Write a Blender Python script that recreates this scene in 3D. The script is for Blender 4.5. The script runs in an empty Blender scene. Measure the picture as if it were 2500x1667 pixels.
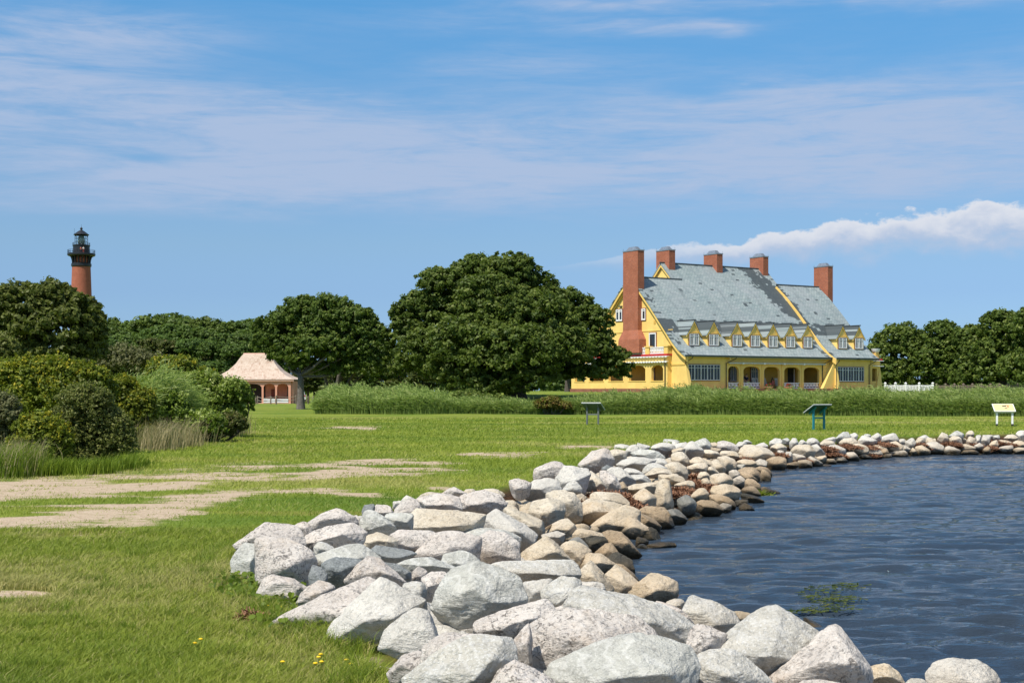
import bpy, bmesh, math, random
import numpy as np
from mathutils import Vector, Matrix
R = math.radians
scene = bpy.context.scene
C = scene.collection
# ------------------------------------------------------------------ camera
F = 3333.0            # focal length in pixels of the 2500 px wide photograph
EYE = 1.6
cam_d = bpy.data.cameras.new('camera'); cam = bpy.data.objects.new('camera', cam_d); C.objects.link(cam)
cam.location = (0, 0, EYE); cam.rotation_euler = (R(90), 0, 0)
cam_d.sensor_width = 36.0; cam_d.lens = F/2500*36.0
cam_d.shift_y = (953-833.5)/2500.0
cam_d.clip_start = 0.1; cam_d.clip_end = 6000
scene.camera = cam
def at(px, py, Y):
    return ((px-1250)/F*Y, Y, EYE+(953-py)/F*Y)
def on_ground(px, py, z=0.0):
    Y = (EYE-z)*F/(py-953.0)
    return ((px-1250)/F*Y, Y, z)
# ------------------------------------------------------------------ node helper
class NT:
    def __init__(s, nt): s.nt = nt
    def n(s, t, **kw):
        x = s.nt.nodes.new(t)
        for k, v in kw.items():
            if k.startswith('i_'):
                x.inputs[int(k[2:])].default_value = v
            else: setattr(x, k, v)
        return x
    def l(s, a, b): s.nt.links.new(a, b)
    def put(s, v, sock):
        if isinstance(v, (int, float)): sock.default_value = v
        elif isinstance(v, tuple):
            sock.default_value = v if len(v) == len(sock.default_value) else (*v, 1.0)
        else: s.l(v, sock)
    def m(s, op, a, b=0.0, c=None, clamp=False):
        x = s.nt.nodes.new('ShaderNodeMath'); x.operation = op; x.use_clamp = clamp
        s.put(a, x.inputs[0]); s.put(b, x.inputs[1])
        if c is not None: s.put(c, x.inputs[2])
        return x.outputs[0]
    def mix(s, f, a, b, bt='MIX'):
        x = s.nt.nodes.new('ShaderNodeMix'); x.data_type = 'RGBA'; x.blend_type = bt
        s.put(f, x.inputs[0]); s.put(a, x.inputs[6]); s.put(b, x.inputs[7])
        return x.outputs[2]
    def noise(s, vec, scale, detail=3.0, rough=0.55, dist=0.0, col=False):
        x = s.nt.nodes.new('ShaderNodeTexNoise')
        if vec is not None: s.l(vec, x.inputs['Vector'])
        x.inputs['Scale'].default_value = scale; x.inputs['Detail'].default_value = detail
        x.inputs['Roughness'].default_value = rough; x.inputs['Distortion'].default_value = dist
        return x.outputs[1 if col else 0]
    def ss(s, v, a, b, lo=0.0, hi=1.0):
        x = s.nt.nodes.new('ShaderNodeMapRange'); x.interpolation_type = 'SMOOTHSTEP'
        s.put(v, x.inputs[0])
        for i, q in enumerate((a, b, lo, hi)): x.inputs[i+1].default_value = q
        return x.outputs[0]
    def ramp(s, v, pts):
        x = s.nt.nodes.new('ShaderNodeValToRGB'); e = x.color_ramp.elements
        while len(e) < len(pts): e.new(0.5)
        for i, (p, c) in enumerate(pts): e[i].position = p; e[i].color = (*c, 1.0)
        s.put(v, x.inputs[0]); return x.outputs[0]
    def mapping(s, vec, scale=(1, 1, 1), rot=(0, 0, 0), loc=(0, 0, 0)):
        x = s.nt.nodes.new('ShaderNodeMapping'); s.l(vec, x.inputs[0])
        x.inputs[1].default_value = loc; x.inputs[2].default_value = rot; x.inputs[3].default_value = scale
        return x.outputs[0]
    def comb(s, a, b, c):
        x = s.nt.nodes.new('ShaderNodeCombineXYZ')
        for i, v in enumerate((a, b, c)): s.put(v, x.inputs[i])
        return x.outputs[0]
    def sep(s, v):
        x = s.nt.nodes.new('ShaderNodeSeparateXYZ'); s.l(v, x.inputs[0]); return x.outputs
    def obj(s):
        return s.n('ShaderNodeTexCoord').outputs['Object']
    def geo(s): return s.n('ShaderNodeNewGeometry').outputs
    def rnd(s): return s.n('ShaderNodeObjectInfo').outputs['Random']
    def bump(s, h, strength=0.4, dist=0.02, nrm=None):
        x = s.n('ShaderNodeBump'); x.inputs['Strength'].default_value = strength; x.inputs['Distance'].default_value = dist
        s.put(h, x.inputs['Height'])
        if nrm is not None: s.l(nrm, x.inputs['Normal'])
        return x.outputs[0]
def lin(r, g, b):
    return tuple(((v/255+0.055)/1.055)**2.4 if v > 10 else v/255/12.92 for v in (r, g, b))
def material(name):
    m = bpy.data.materials.new(name); m.use_nodes = True
    k = NT(m.node_tree); p = m.node_tree.nodes['Principled BSDF']
    return m, k, p
# ------------------------------------------------------------------ world: clear summer sky with thin clouds
SUN_AZ, SUN_EL = -138.0, 57.0       # azimuth from +Y towards +X
world = bpy.data.worlds.new("World"); scene.world = world; world.use_nodes = True
k = NT(world.node_tree)
sky = k.n('ShaderNodeTexSky', sky_type='NISHITA', sun_disc=False)
sky.sun_elevation = R(SUN_EL); sky.sun_rotation = R(SUN_AZ)
sky.air_density = 1.0; sky.dust_density = 0.6; sky.ozone_density = 1.5
gen = k.n('ShaderNodeTexCoord').outputs['Generated']
sx, sy, sz = k.sep(gen)
el = k.m('ARCSINE', k.m('MAXIMUM', sz, -0.02))
az = k.m('ARCTAN2', sx, sy)
def lerp_ramp():
    el_s = [1, 2, 4, 6, 9, 12, 16, 30, 60]
    nis = [(184,183,164), (190,197,183), (182,198,194), (162,187,201), (145,173,197), (133,161,190), (119,146,179), (95,119,155), (87,110,145)]
    tgt = [(150,184,214), (149,184,214), (146,182,215), (140,180,216), (127,174,217), (110,168,218), (92,160,217), (92,130,178), (98,128,166)]  # highest values, out of view, greyed to make the ambient light less blue
    return [(R(e)/1.1, tuple(t/n_/2.0 for t, n_ in zip(lin(*t3), lin(*n3)))) for e, n3, t3 in zip(el_s, nis, tgt)]
tint = k.ramp(k.m('DIVIDE', el, 1.1), lerp_ramp())
skyc = k.mix(1.0, sky.outputs[0], tint, 'MULTIPLY')
# cloud density as a function of the direction (azimuth, elevation), warped by noise
uv = k.comb(az, k.m('MULTIPLY', el, 3.2), 0.0)
wn = k.noise(uv, 5.0, 4.0, 0.6, 0.3, col=True)
ws = k.sep(wn)
azw = k.m('ADD', az, k.m('MULTIPLY', k.m('SUBTRACT', ws[0], 0.5), 0.14))
elw = k.m('ADD', el, k.m('MULTIPLY', k.m('SUBTRACT', ws[1], 0.5), 0.035))
blobs = [(230,110,380,52,.55),(90,200,300,60,.5),(560,290,600,70,.42),(740,250,200,26,.3),(650,450,900,65,.62),(1500,410,900,105,.5),
         (2150,300,600,110,.5),(2250,450,500,60,.36),(900,345,1000,90,.34),(1600,72,260,26,.6),(1480,12,260,20,.5),(1760,82,60,22,.3),
         (2250,10,400,20,.6),(2380,42,200,24,.35),(1280,170,280,50,.35),(1100,60,220,32,.25),(1900,250,300,40,.3),(300,520,600,22,.25),(405,400,110,16,-.6),(1690,238,90,14,-.35),
         (-900,300,900,160,.5),(3600,300,900,160,.5),(1000,-900,4000,700,.42)]  # last: broad high cloud out of view, added to whiten the ambient light
dens = 0.0
for cx, cy, rx, ry, am in blobs:
    ca, ce = math.atan((cx-1250)/F), math.atan((953-cy)/F)
    a = k.m('POWER', k.m('ABSOLUTE', k.m('MULTIPLY', k.m('SUBTRACT', azw, ca), F/rx)), 2.0)
    b = k.m('POWER', k.m('ABSOLUTE', k.m('MULTIPLY', k.m('SUBTRACT', elw, ce), F/ry)), 2.0)
    g = k.m('MULTIPLY', k.m('EXPONENT', k.m('MULTIPLY', k.m('ADD', a, b), -1.0)), am)
    dens = g if dens == 0.0 else k.m('ADD', dens, g)
streak = k.noise(k.mapping(uv, (2.0, 4.6, 1), (0, 0, R(-9))), 3.0, 9.0, 0.68, 0.9)
fine = k.noise(k.mapping(uv, (3.5, 9.0, 1), (0, 0, R(14))), 7.0, 5.0, 0.6, 0.4)
dens = k.m('MULTIPLY', dens, k.m('ADD', k.ss(streak, 0.25, 0.75, 0.5, 1.3), k.m('MULTIPLY', k.m('SUBTRACT', fine, 0.5), 1.0)))
dens = k.m('MULTIPLY', k.ss(dens, 0.0, 1.0), 0.86)
skyc = k.mix(dens, skyc, tuple(v*10 for v in lin(177, 194, 223)))
# low bank of cumulus on the right
x0 = math.atan((1350-1250)/F)
dx = k.m('SUBTRACT', az, x0)
yc = k.m('ADD', math.atan((953-655)/F), k.m('MULTIPLY', dx, 0.098))
half = k.m('MAXIMUM', k.m('ADD', 5.0/F, k.m('MULTIPLY', dx, 0.039)), 2.0/F)
bil = k.noise(k.comb(az, k.m('MULTIPLY', el, 1.6), 0.3), 34.0, 7.0, 0.58, 0.2)
big = k.noise(k.comb(az, k.m('MULTIPLY', el, 1.4), 2.3), 11.0, 3.0, 0.5, 0.0)
rel = k.m('DIVIDE', k.m('SUBTRACT', el, yc), half)
relu = k.m('ADD', rel, k.m('ADD', k.m('MULTIPLY', k.m('SUBTRACT', bil, 0.5), 3.8), k.m('MULTIPLY', k.m('SUBTRACT', big, 0.5), 2.2)))
cum = k.m('MULTIPLY', k.ss(relu, 1.15, 0.70), k.ss(relu, -2.3, 0.1))
cum = k.m('MULTIPLY', cum, k.ss(dx, -0.02, 0.16, 0.0, 0.84))
cc = k.mix(k.ss(relu, -0.9, 0.9), tuple(v*10 for v in lin(188, 199, 222)), tuple(v*10 for v in lin(232, 232, 237)))
skyc = k.mix(cum, skyc, cc)
bg = world.node_tree.nodes['Background']; k.l(skyc, bg.inputs[0]); bg.inputs[1].default_value = 0.087
# the tint ramp above is halved so that it fits a colour ramp; the doubling is done here
for nd in world.node_tree.nodes:
    if nd.type == 'MIX' and nd.blend_type == 'MULTIPLY':
        nd2 = k.n('ShaderNodeVectorMath', operation='SCALE'); nd2.inputs[3].default_value = 2.0
        k.l(sky.outputs[0], nd2.inputs[0]); k.l(nd2.outputs[0], nd.inputs[6])
sun_d = bpy.data.lights.new('sun', 'SUN'); sun = bpy.data.objects.new('sun', sun_d); C.objects.link(sun)
sun_d.energy = 5.0; sun_d.angle = R(0.5); sun_d.color = (1.0, 0.94, 0.83)
sd = Vector((math.sin(R(SUN_AZ))*math.cos(R(SUN_EL)), math.cos(R(SUN_AZ))*math.cos(R(SUN_EL)), math.sin(R(SUN_EL))))
sun.rotation_euler = sd.to_track_quat('Z', 'Y').to_euler(); sun.location = (0, 0, 60)
vs = scene.view_settings
vs.view_transform = 'Standard'; vs.look = 'None'; vs.exposure = 0.2; vs.gamma = 1.0; vs.use_curve_mapping = False
scene.cycles.max_bounces = 6; scene.cycles.diffuse_bounces = 3; scene.cycles.glossy_bounces = 3
scene.cycles.transmission_bounces = 4; scene.cycles.transparent_max_bounces = 6
# ------------------------------------------------------------------ mesh helpers
def tag(o, label=None, cat=None, group=None, kind=None):
    if label: o['label'] = label
    if cat: o['category'] = cat
    if group: o['group'] = group
    if kind: o['kind'] = kind
    return o
def empty(name, loc=(0, 0, 0), rz=0.0):
    o = bpy.data.objects.new(name, None); C.objects.link(o); o.location = loc; o.rotation_euler = (0, 0, rz)
    o.empty_display_size = 0.2
    return o
def np_mesh(name, V, faces, mat, parent=None, smooth=False, attrs=None, loc=None, matidx=None):
    me = bpy.data.meshes.new(name)
    V = np.asarray(V, dtype=np.float32); me.vertices.add(len(V)); me.vertices.foreach_set('co', V.ravel())
    tot = []; idx = []
    for Fa in faces:
        Fa = np.asarray(Fa, dtype=np.int32)
        if len(Fa) == 0: continue
        tot.append(np.full(len(Fa), Fa.shape[1], np.int32)); idx.append(Fa.ravel())
    tot = np.concatenate(tot); idx = np.concatenate(idx)
    start = np.concatenate([[0], np.cumsum(tot)[:-1]]).astype(np.int32)
    me.loops.add(len(idx)); me.loops.foreach_set('vertex_index', idx)
    me.polygons.add(len(tot)); me.polygons.foreach_set('loop_start', start); me.polygons.foreach_set('loop_total', tot)
    if smooth: me.polygons.foreach_set('use_smooth', np.ones(len(tot), bool))
    for a, v in (attrs or {}).items():
        at_ = me.attributes.new(a, 'FLOAT', 'POINT'); at_.data.foreach_set('value', np.asarray(v, np.float32))
    me.update(calc_edges=True)
    for mm in (mat if isinstance(mat, (list, tuple)) else [mat]): me.materials.append(mm)
    o = bpy.data.objects.new(name, me); C.objects.link(o)
    if loc is not None: o.location = loc
    if parent is not None: o.parent = parent
    return o
class MB:
    """collects shapes; build() links them as one mesh object"""
    def __init__(s): s.v = []; s.f = []
    def add(s, vs_, fs):
        b = len(s.v); s.v += [tuple(p) for p in vs_]; s.f += [tuple(b+i for i in q) for q in fs]; return s
    def box(s, x0, y0, z0, x1, y1, z1):
        return s.add([(x0,y0,z0),(x1,y0,z0),(x1,y1,z0),(x0,y1,z0),(x0,y0,z1),(x1,y0,z1),(x1,y1,z1),(x0,y1,z1)],
                     [(0,3,2,1),(4,5,6,7),(0,1,5,4),(1,2,6,5),(2,3,7,6),(3,0,4,7)])
    def frustum(s, x0, y0, z0, x1, y1, X0, Y0, z1, X1, Y1):
        return s.add([(x0,y0,z0),(x1,y0,z0),(x1,y1,z0),(x0,y1,z0),(X0,Y0,z1),(X1,Y0,z1),(X1,Y1,z1),(X0,Y1,z1)],
                     [(0,3,2,1),(4,5,6,7),(0,1,5,4),(1,2,6,5),(2,3,7,6),(3,0,4,7)])
    def prism(s, poly, a, b, axis):
        """poly of 2-D points extruded from a to b along axis ('x': (y,z), 'y': (x,z), 'z': (x,y))"""
        n = len(poly)
        def P(p, q): return (q, p[0], p[1]) if axis == 'x' else ((p[0], q, p[1]) if axis == 'y' else (p[0], p[1], q))
        vs_ = [P(p, a) for p in poly]+[P(p, b) for p in poly]
        return s.add(vs_, [tuple(range(n)), tuple(range(2*n-1, n-1, -1))]+[(i, (i+1) % n, n+(i+1) % n, n+i) for i in range(n)])
    def tube(s, pts, rad, seg=8, cap=True):
        pts = [Vector(p) for p in pts]
        if not hasattr(rad, '__len__'): rad = [rad]*len(pts)
        b = len(s.v); prev = None
        for i, p in enumerate(pts):
            d = (pts[min(i+1, len(pts)-1)]-pts[max(i-1, 0)]).normalized()
            ref = Vector((0, 0, 1)) if abs(d.z) < 0.9 else Vector((1, 0, 0))
            if prev is None: u = d.cross(ref).normalized()
            else: u = (prev-d*prev.dot(d)).normalized()
            prev = u; w = d.cross(u)
            for j in range(seg):
                a = 2*math.pi*j/seg; q = p+(u*math.cos(a)+w*math.sin(a))*rad[i]; s.v.append(tuple(q))
        for i in range(len(pts)-1):
            for j in range(seg):
                s.f.append((b+i*seg+j, b+i*seg+(j+1) % seg, b+(i+1)*seg+(j+1) % seg, b+(i+1)*seg+j))
        if cap:
            s.f.append(tuple(b+j for j in range(seg))[::-1]); s.f.append(tuple(b+(len(pts)-1)*seg+j for j in range(seg)))
        return s
    def lathe(s, prof, seg=24, cx=0, cy=0, a0=0.0):
        b = len(s.v)
        for r_, z in prof:
            for j in range(seg):
                a = a0+2*math.pi*j/seg; s.v.append((cx+r_*math.cos(a), cy+r_*math.sin(a), z))
        for i in range(len(prof)-1):
            for j in range(seg):
                s.f.append((b+i*seg+j, b+i*seg+(j+1) % seg, b+(i+1)*seg+(j+1) % seg, b+(i+1)*seg+j))
        s.f.append(tuple(b+j for j in range(seg))[::-1]); s.f.append(tuple(b+(len(prof)-1)*seg+j for j in range(seg)))
        return s
    def build(s, name, mat, parent=None, smooth=False, loc=None, rz=0.0):
        me = bpy.data.meshes.new(name); me.from_pydata(s.v, [], s.f)
        bm = bmesh.new(); bm.from_mesh(me); bmesh.ops.recalc_face_normals(bm, faces=bm.faces[:]); bm.to_mesh(me); bm.free()
        if smooth: me.polygons.foreach_set('use_smooth', np.ones(len(me.polygons), bool))
        for mm in (mat if isinstance(mat, (list, tuple)) else [mat]): me.materials.append(mm)
        o = bpy.data.objects.new(name, me); C.objects.link(o)
        if loc is not None: o.location = loc
        o.rotation_euler = (0, 0, rz)
        if parent is not None: o.parent = parent
        return o
def copy_tree(o, parent=None):
    c = o.copy(); C.objects.link(c); c.parent = parent
    for ch in o.children: copy_tree(ch, c)
    return c
# lattice value noise in numpy
_T = np.random.RandomState(5).rand(4096).astype(np.float64)
def vnoise(p, seed=0):
    p = np.asarray(p, float); i = np.floor(p).astype(np.int64); f = p-i; f = f*f*(3-2*f)
    def h(a, b, c): return _T[((a*73856093) ^ (b*19349663) ^ (c*83492791) ^ (seed*2654435)) & 4095]
    x, y, z = i[:, 0], i[:, 1], i[:, 2]; fx, fy, fz = f[:, 0], f[:, 1], f[:, 2]
    a = h(x, y, z)*(1-fx)+h(x+1, y, z)*fx; b = h(x, y+1, z)*(1-fx)+h(x+1, y+1, z)*fx
    c = h(x, y, z+1)*(1-fx)+h(x+1, y, z+1)*fx; d = h(x, y+1, z+1)*(1-fx)+h(x+1, y+1, z+1)*fx
    return (a*(1-fy)+b*fy)*(1-fz)+(c*(1-fy)+d*fy)*fz
def fbm(p, octv=4, seed=0, gain=0.5):
    r = 0; a = 1; t = 0
    for o_ in range(octv):
        r = r+a*vnoise(np.asarray(p)*2**o_+17.3*o_, seed+o_); t += a; a *= gain
    return r/t
def sstep(a, b, x):
    t = np.clip((x-a)/(b-a), 0, 1); return t*t*(3-2*t)
# ------------------------------------------------------------------ lie of the land
LAND = np.array([(-.45,3),(-.6,6.2),(-.75,7.2),(-.95,8.3),(-1.55,9.2),(-1.95,10.3),(-2.45,11.4),(-2.75,12.6),(-2.75,14),(-2.35,16),(-1.95,17.5),(-1.4,20.2),(-.4,22),(0,23.5),(.8,26),(1.35,28.5),(1.8,31),(2.6,34.5),(4.4,37.6),(6.6,39.6),(8.6,41.6),(10.8,45),(13.5,47.6),(19,51),(27,53.5),(45,56),(90,60)])
WATER = np.array([(6,3),(4.9,7),(3.7,9.3),(3.0,10.4),(2.85,11.5),(2.3,12.9),(1.75,14.2),(1.5,15.5),(1.55,16.8),(1.75,18.4),(2.4,21.1),(3.1,22.5),(4.5,25.2),(5.1,27.2),(6.1,32),(7.1,36.4),(8.7,39.2),(11,43),(13.4,45.8),(18,47.4),(26,49.5),(45,51.5),(90,55)])
ZW = -0.6
def pl_dist(P, L):
    """distance to the polyline and the side (+ on its right-hand side going up the list)"""
    best = np.full(len(P), 1e9); side = np.zeros(len(P)); par = np.zeros(len(P)); acc = 0
    for i in range(len(L)-1):
        a, b = L[i], L[i+1]; d = b-a; l2 = d@d
        t = np.clip(((P-a)@d)/l2, 0, 1); q = a+t[:, None]*d; r = P-q; dd = np.hypot(r[:, 0], r[:, 1])
        sgn = d[0]*r[:, 1]-d[1]*r[:, 0]
        m = dd < best-1e-9; best[m] = dd[m]; side[m] = np.where(sgn[m] < 0, 1, -1); par[m] = acc+t[m]*math.sqrt(l2); acc += math.sqrt(l2)
    return best, side, par
def band(P):
    """0 on the grass edge of the rocks, 1 on the waterline; <0 on the lawn, >1 in the water"""
    P = np.atleast_2d(np.asarray(P, float))
    dl, sl, par = pl_dist(P, LAND); dw, sw, _ = pl_dist(P, WATER)
    q = np.where(sl < 0, -dl/2.0, np.where(sw > 0, 1+dw/2.0, dl/(dl+dw+1e-6)))
    return q, par
def pile_z(P):
    q, par = band(P)
    near = sstep(30, 18, P[:, 1])
    top = 0.10+0.16*near
    z = np.where(q < 0, 0.0, np.where(q > 1, ZW, top*np.clip(q/0.08, 0, 1)-(top-ZW-0.02)*np.clip((q-0.12)/0.88, 0, 1)**1.35))
    return z
def ground_z(P):
    P = np.atleast_2d(np.asarray(P, float))
    q, par = band(P)
    z = np.where(q < 0, 0.0, -0.25*sstep(0, .25, q)-0.75*sstep(0.2, 1.2, q)-0.9*sstep(1.0, 2.5, q))
    x, y = P[:, 0], P[:, 1]
    z = z+(q < -2)*1.42*sstep(94, 134, y)*sstep(-15, -2, x-0.02*y)
    z = z+(q < -0.3)*0.05*(fbm(np.stack([x*.35, y*.35, x*0], 1), 3, 3)-.5)*np.clip(-q/2, 0, 1)
    return z
def pile_hit(px, py, lo=6.0, hi=62.0):
    Y = np.linspace(lo, hi, 1600); X = (px-1250)/F*Y; Z = EYE+(953-py)/F*Y
    d = Z-pile_z(np.stack([X, Y], 1)); i = int(np.argmax(d < 0)) if (d < 0).any() else len(Y)-1
    return float(Y[i])
# ------------------------------------------------------------------ materials
def foliage_mat(name, dark, light, trans=0.3, tip=None):
    m, k, p = material(name)
    v = k.n('ShaderNodeAttribute', attribute_name='v').outputs['Fac']
    r = k.rnd()
    c = k.mix(v, dark, light)
    if tip is not None:
        c = k.mix(k.ss(v, .72, 1.0), c, tip)
    c = k.mix(k.m('MULTIPLY', r, 0.35), c, k.mix(0.5, c, (0.10, 0.09, 0.02)))
    k.l(c, p.inputs['Base Color']); p.inputs['Roughness'].default_value = 0.55
    p.inputs['Specular IOR Level'].default_value = 0.25
    t = k.n('ShaderNodeBsdfTranslucent'); k.l(k.mix(0.35, c, (0.25, 0.4, 0.03)), t.inputs[0])
    mx = k.n('ShaderNodeMixShader'); mx.inputs[0].default_value = trans
    k.l(p.outputs[0], mx.inputs[1]); k.l(t.outputs[0], mx.inputs[2])
    k.l(mx.outputs[0], m.node_tree.nodes['Material Output'].inputs[0])
    return m
def plain(name, col, rough=0.7, var=0.12, scale=3.0, bump=0.0, metal=0.0, spec=0.4, bscale=20):
    m, k, p = material(name)
    o = k.obj(); n = k.noise(o, scale, 5.0, 0.6)
    c = k.mix(k.ss(n, .3, .75), tuple(v*(1-var) for v in col), tuple(min(1, v*(1+var)) for v in col))
    k.l(c, p.inputs['Base Color']); p.inputs['Roughness'].default_value = rough; p.inputs['Metallic'].default_value = metal
    p.inputs['Specular IOR Level'].default_value = spec
    if bump: k.l(k.bump(k.noise(o, bscale, 4.0), bump, 0.02), p.inputs['Normal'])
    return m
M = {}
# rocks -------------------------------------------------------------
def rock_mat(name, a, b, speck, white, stain, stain_amt=0.3, veins=0.0, speck_amt=0.5, wet=1.0):
    m, k, p = material(name)
    o = k.obj(); r = k.rnd(); g = k.geo()
    o2 = k.n('ShaderNodeVectorMath', operation='ADD'); k.l(o, o2.inputs[0]); k.l(k.comb(k.m('MULTIPLY', r, 37.0), k.m('MULTIPLY', r, 11.0), 0.0), o2.inputs[1]); o = o2.outputs[0]
    c = k.mix(k.ss(k.noise(o, 2.2, 5.0, .6, .4), .32, .7), a, b)
    # grains of dark mica and pale feldspar
    s1 = k.noise(o, 30.0, 5.0, .72, .8); s2 = k.noise(o, 75.0, 2.0, .6); zone = k.noise(o, 4.0, 3.0, .6)
    dk = k.m('MULTIPLY', k.ss(s1, .50, .60), k.ss(zone, .32, .66, .35, 1.0))
    c = k.mix(k.m('MULTIPLY', dk, speck_amt), c, speck)
    c = k.mix(k.m('MULTIPLY', k.ss(s2, .53, .64), .45), c, white)
    if veins:
        wv = k.n('ShaderNodeTexWave'); k.l(k.mapping(o, (1, 1, 1), (.6, .9, .3)), wv.inputs[0]); wv.inputs['Scale'].default_value = 2.6
        wv.inputs['Distortion'].default_value = 14.0; wv.inputs['Detail'].default_value = 4.0; wv.inputs['Detail Scale'].default_value = 1.4
        c = k.mix(k.m('MULTIPLY', k.ss(wv.outputs[1], .70, 1.0), veins*.55), c, white)
        c = k.mix(k.m('MULTIPLY', k.ss(k.noise(o, 14, 5, .7, 1.2), .55, .75), .35), c, speck)
    st = k.noise(o, 1.7, 6.0, .7, .6)
    c = k.mix(k.m('MULTIPLY', k.ss(st, .5, .72), stain_amt), c, stain)
    # lichen-grey weathering in hollows of the grain
    c = k.mix(k.m('MULTIPLY', k.ss(k.noise(o, 9.0, 6.0, .75), .56, .74), .35), c, tuple(v*.35 for v in speck) if max(speck) > .2 else speck)
    c = k.mix(k.m('MULTIPLY', r, .22), c, k.mix(.5, c, (.30, .27, .24)))
    # tide line: algae-dark and wet just above the water
    z = k.sep(g['Position'])[2]
    zz = k.m('ADD', z, k.m('MULTIPLY', k.m('SUBTRACT', k.noise(g['Position'], 3.0, 4.0), .5), .28))
    w = k.ss(zz, -.34, -.54, 0.0, wet)
    warm = k.ss(zz, .10, -.40, 0.0, .45)
    c = k.mix(warm, c, k.mix(.8, c, (.80,.58,.34), 'MULTIPLY'))
    c = k.mix(w, c, k.mix(k.ss(k.noise(o, 5, 4), .4, .6), (.030, .026, .016), (.075, .052, .024)))
    k.l(c, p.inputs['Base Color'])
    k.put(k.m('SUBTRACT', .82, k.m('MULTIPLY', w, .52)), p.inputs['Roughness'])
    p.inputs['Specular IOR Level'].default_value = .35
    h = k.m('ADD', k.m('MULTIPLY', k.noise(o, 6.0, 8.0, .68, .5), 1.0), k.m('MULTIPLY', k.noise(o, 34.0, 4.0, .7), .35))
    vo = k.noise(k.mapping(o, (1, 1, 3.2), (.5, .3, .2)), 3.0, 7.0, .7, .4); h = k.m('ADD', h, k.m('MULTIPLY', k.m('ABSOLUTE', k.m('SUBTRACT', vo, .5)), 1.1))
    k.l(k.bump(h, .95, .055), p.inputs['Normal'])
    return m
M['granite'] = rock_mat('pink_granite', (.56,.50,.445), (.70,.64,.575), (.11,.098,.09), (.78,.75,.71), (.58,.42,.27), .38, 0, .9)
M['pale'] = rock_mat('pale_granite', (.55,.52,.46), (.68,.645,.575), (.17,.16,.15), (.78,.76,.72), (.55,.47,.36), .22, 0, .45)
M['grey'] = rock_mat('grey_gneiss', (.48,.455,.395), (.62,.59,.52), (.13,.14,.14), (.80,.80,.79), (.52,.47,.36), .22, .4, .5)
M['blue'] = rock_mat('blue_gneiss', (.43,.425,.38), (.57,.565,.505), (.15,.15,.14), (.74,.73,.68), (.56,.45,.30), .12, .8, .4)
M['dark'] = rock_mat('dark_slate', (.165,.18,.18), (.28,.295,.29), (.05,.06,.065), (.45,.47,.47), (.20,.22,.16), .25, .35, .4)
M['tan'] = rock_mat('tan_sandy_granite', (.56,.48,.355), (.71,.635,.51), (.15,.115,.075), (.80,.75,.67), (.56,.39,.20), .42, 0, .55)
M['brown'] = rock_mat('brown_weathered_rock', (.36,.285,.19), (.53,.43,.305), (.07,.05,.03), (.60,.52,.42), (.36,.22,.09), .5, 0, .65)
M['wet'] = rock_mat('wet_black_rock', (.035,.04,.036), (.09,.085,.065), (.012,.012,.012), (.20,.19,.17), (.09,.07,.02), .5, 0, .4)
# ground -------------------------------------------------------------
def ground_mat():
    m, k, p = material('lawn_and_sand'); g = k.geo(); P = g['Position']
    dirt = k.n('ShaderNodeAttribute', attribute_name='dirt').outputs['Fac']
    bank = k.n('ShaderNodeAttribute', attribute_name='bank').outputs['Fac']
    n1 = k.noise(k.mapping(P, (.35, 1.0, 1)), .30, 5.0, .6, .4); n2 = k.noise(P, 2.2, 6.0, .65); n3 = k.noise(P, 14.0, 4.0, .6); n4 = k.noise(P, 60.0, 2.0, .6)
    gr = k.mix(k.ss(n1, .40, .60), (.125,.19,.024), (.245,.28,.045))
    gr = k.mix(k.ss(n2, .35, .7), gr, k.mix(.5, gr, (.070,.135,.018)))
    gr = k.mix(k.m('MULTIPLY', k.ss(n3, .5, .75), .5), gr, (.075,.125,.012))
    gr = k.mix(k.m('MULTIPLY', k.ss(k.noise(k.mapping(P, (.12, .8, 1)), 1.1, 5, .65), .52, .66), .5), gr, (.30,.235,.07))
    sand = k.mix(k.ss(n3, .3, .7), (.44,.335,.23), (.56,.45,.33))
    sand = k.mix(k.m('MULTIPLY', k.ss(n4, .53, .66), .7), sand, (.19,.14,.095)); sand = k.mix(k.m('MULTIPLY', k.ss(k.noise(P, 5.0, 6, .7), .5, .68), .5), sand, (.30,.225,.15))
    sand = k.mix(k.m('MULTIPLY', k.ss(n2, .5, .7), .35), sand, (.34,.24,.15))
    c = k.mix(k.ss(k.m('ADD', dirt, k.m('MULTIPLY', k.m('SUBTRACT', k.noise(P, 24.0, 5.0, .75), .5), 1.1)), .22, .74), gr, k.mix(k.ss(dirt, .85, .40, 0, .45), sand, (.24,.22,.07)))
    soil = k.mix(k.ss(n3, .4, .65), (.030,.018,.010), (.11,.055,.03))
    c = k.mix(bank, c, soil)
    k.l(c, p.inputs['Base Color']); p.inputs['Roughness'].default_value = .95; p.inputs['Specular IOR Level'].default_value = .1
    k.l(k.bump(k.m('ADD', n3, n4), .5, .05), p.inputs['Normal'])
    return m
M['ground'] = ground_mat()
def water_mat():
    m, k, p = material('brackish_water'); P = k.geo()['Position']
    sh = k.noise(P, .25, 3)
    k.l(k.mix(sh, (.020,.038,.066), (.036,.044,.052)), p.inputs['Base Color'])
    p.inputs['Roughness'].default_value = .06; p.inputs['IOR'].default_value = 1.33
    w = k.mapping(P, (.50, 1.7, 1), (0, 0, R(-7)))
    h = k.m('ADD', k.noise(w, 4.5, 5, .62, .3), k.m('MULTIPLY', k.noise(w, 14.0, 3, .6, .3), .30))
    k.l(k.bump(h, 1.0, .060), p.inputs['Normal'])
    return m
M['water'] = water_mat()
M['grass'] = foliage_mat('lawn_grass', (.115,.20,.022), (.39,.43,.055), .35, (.50,.43,.19))
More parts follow.
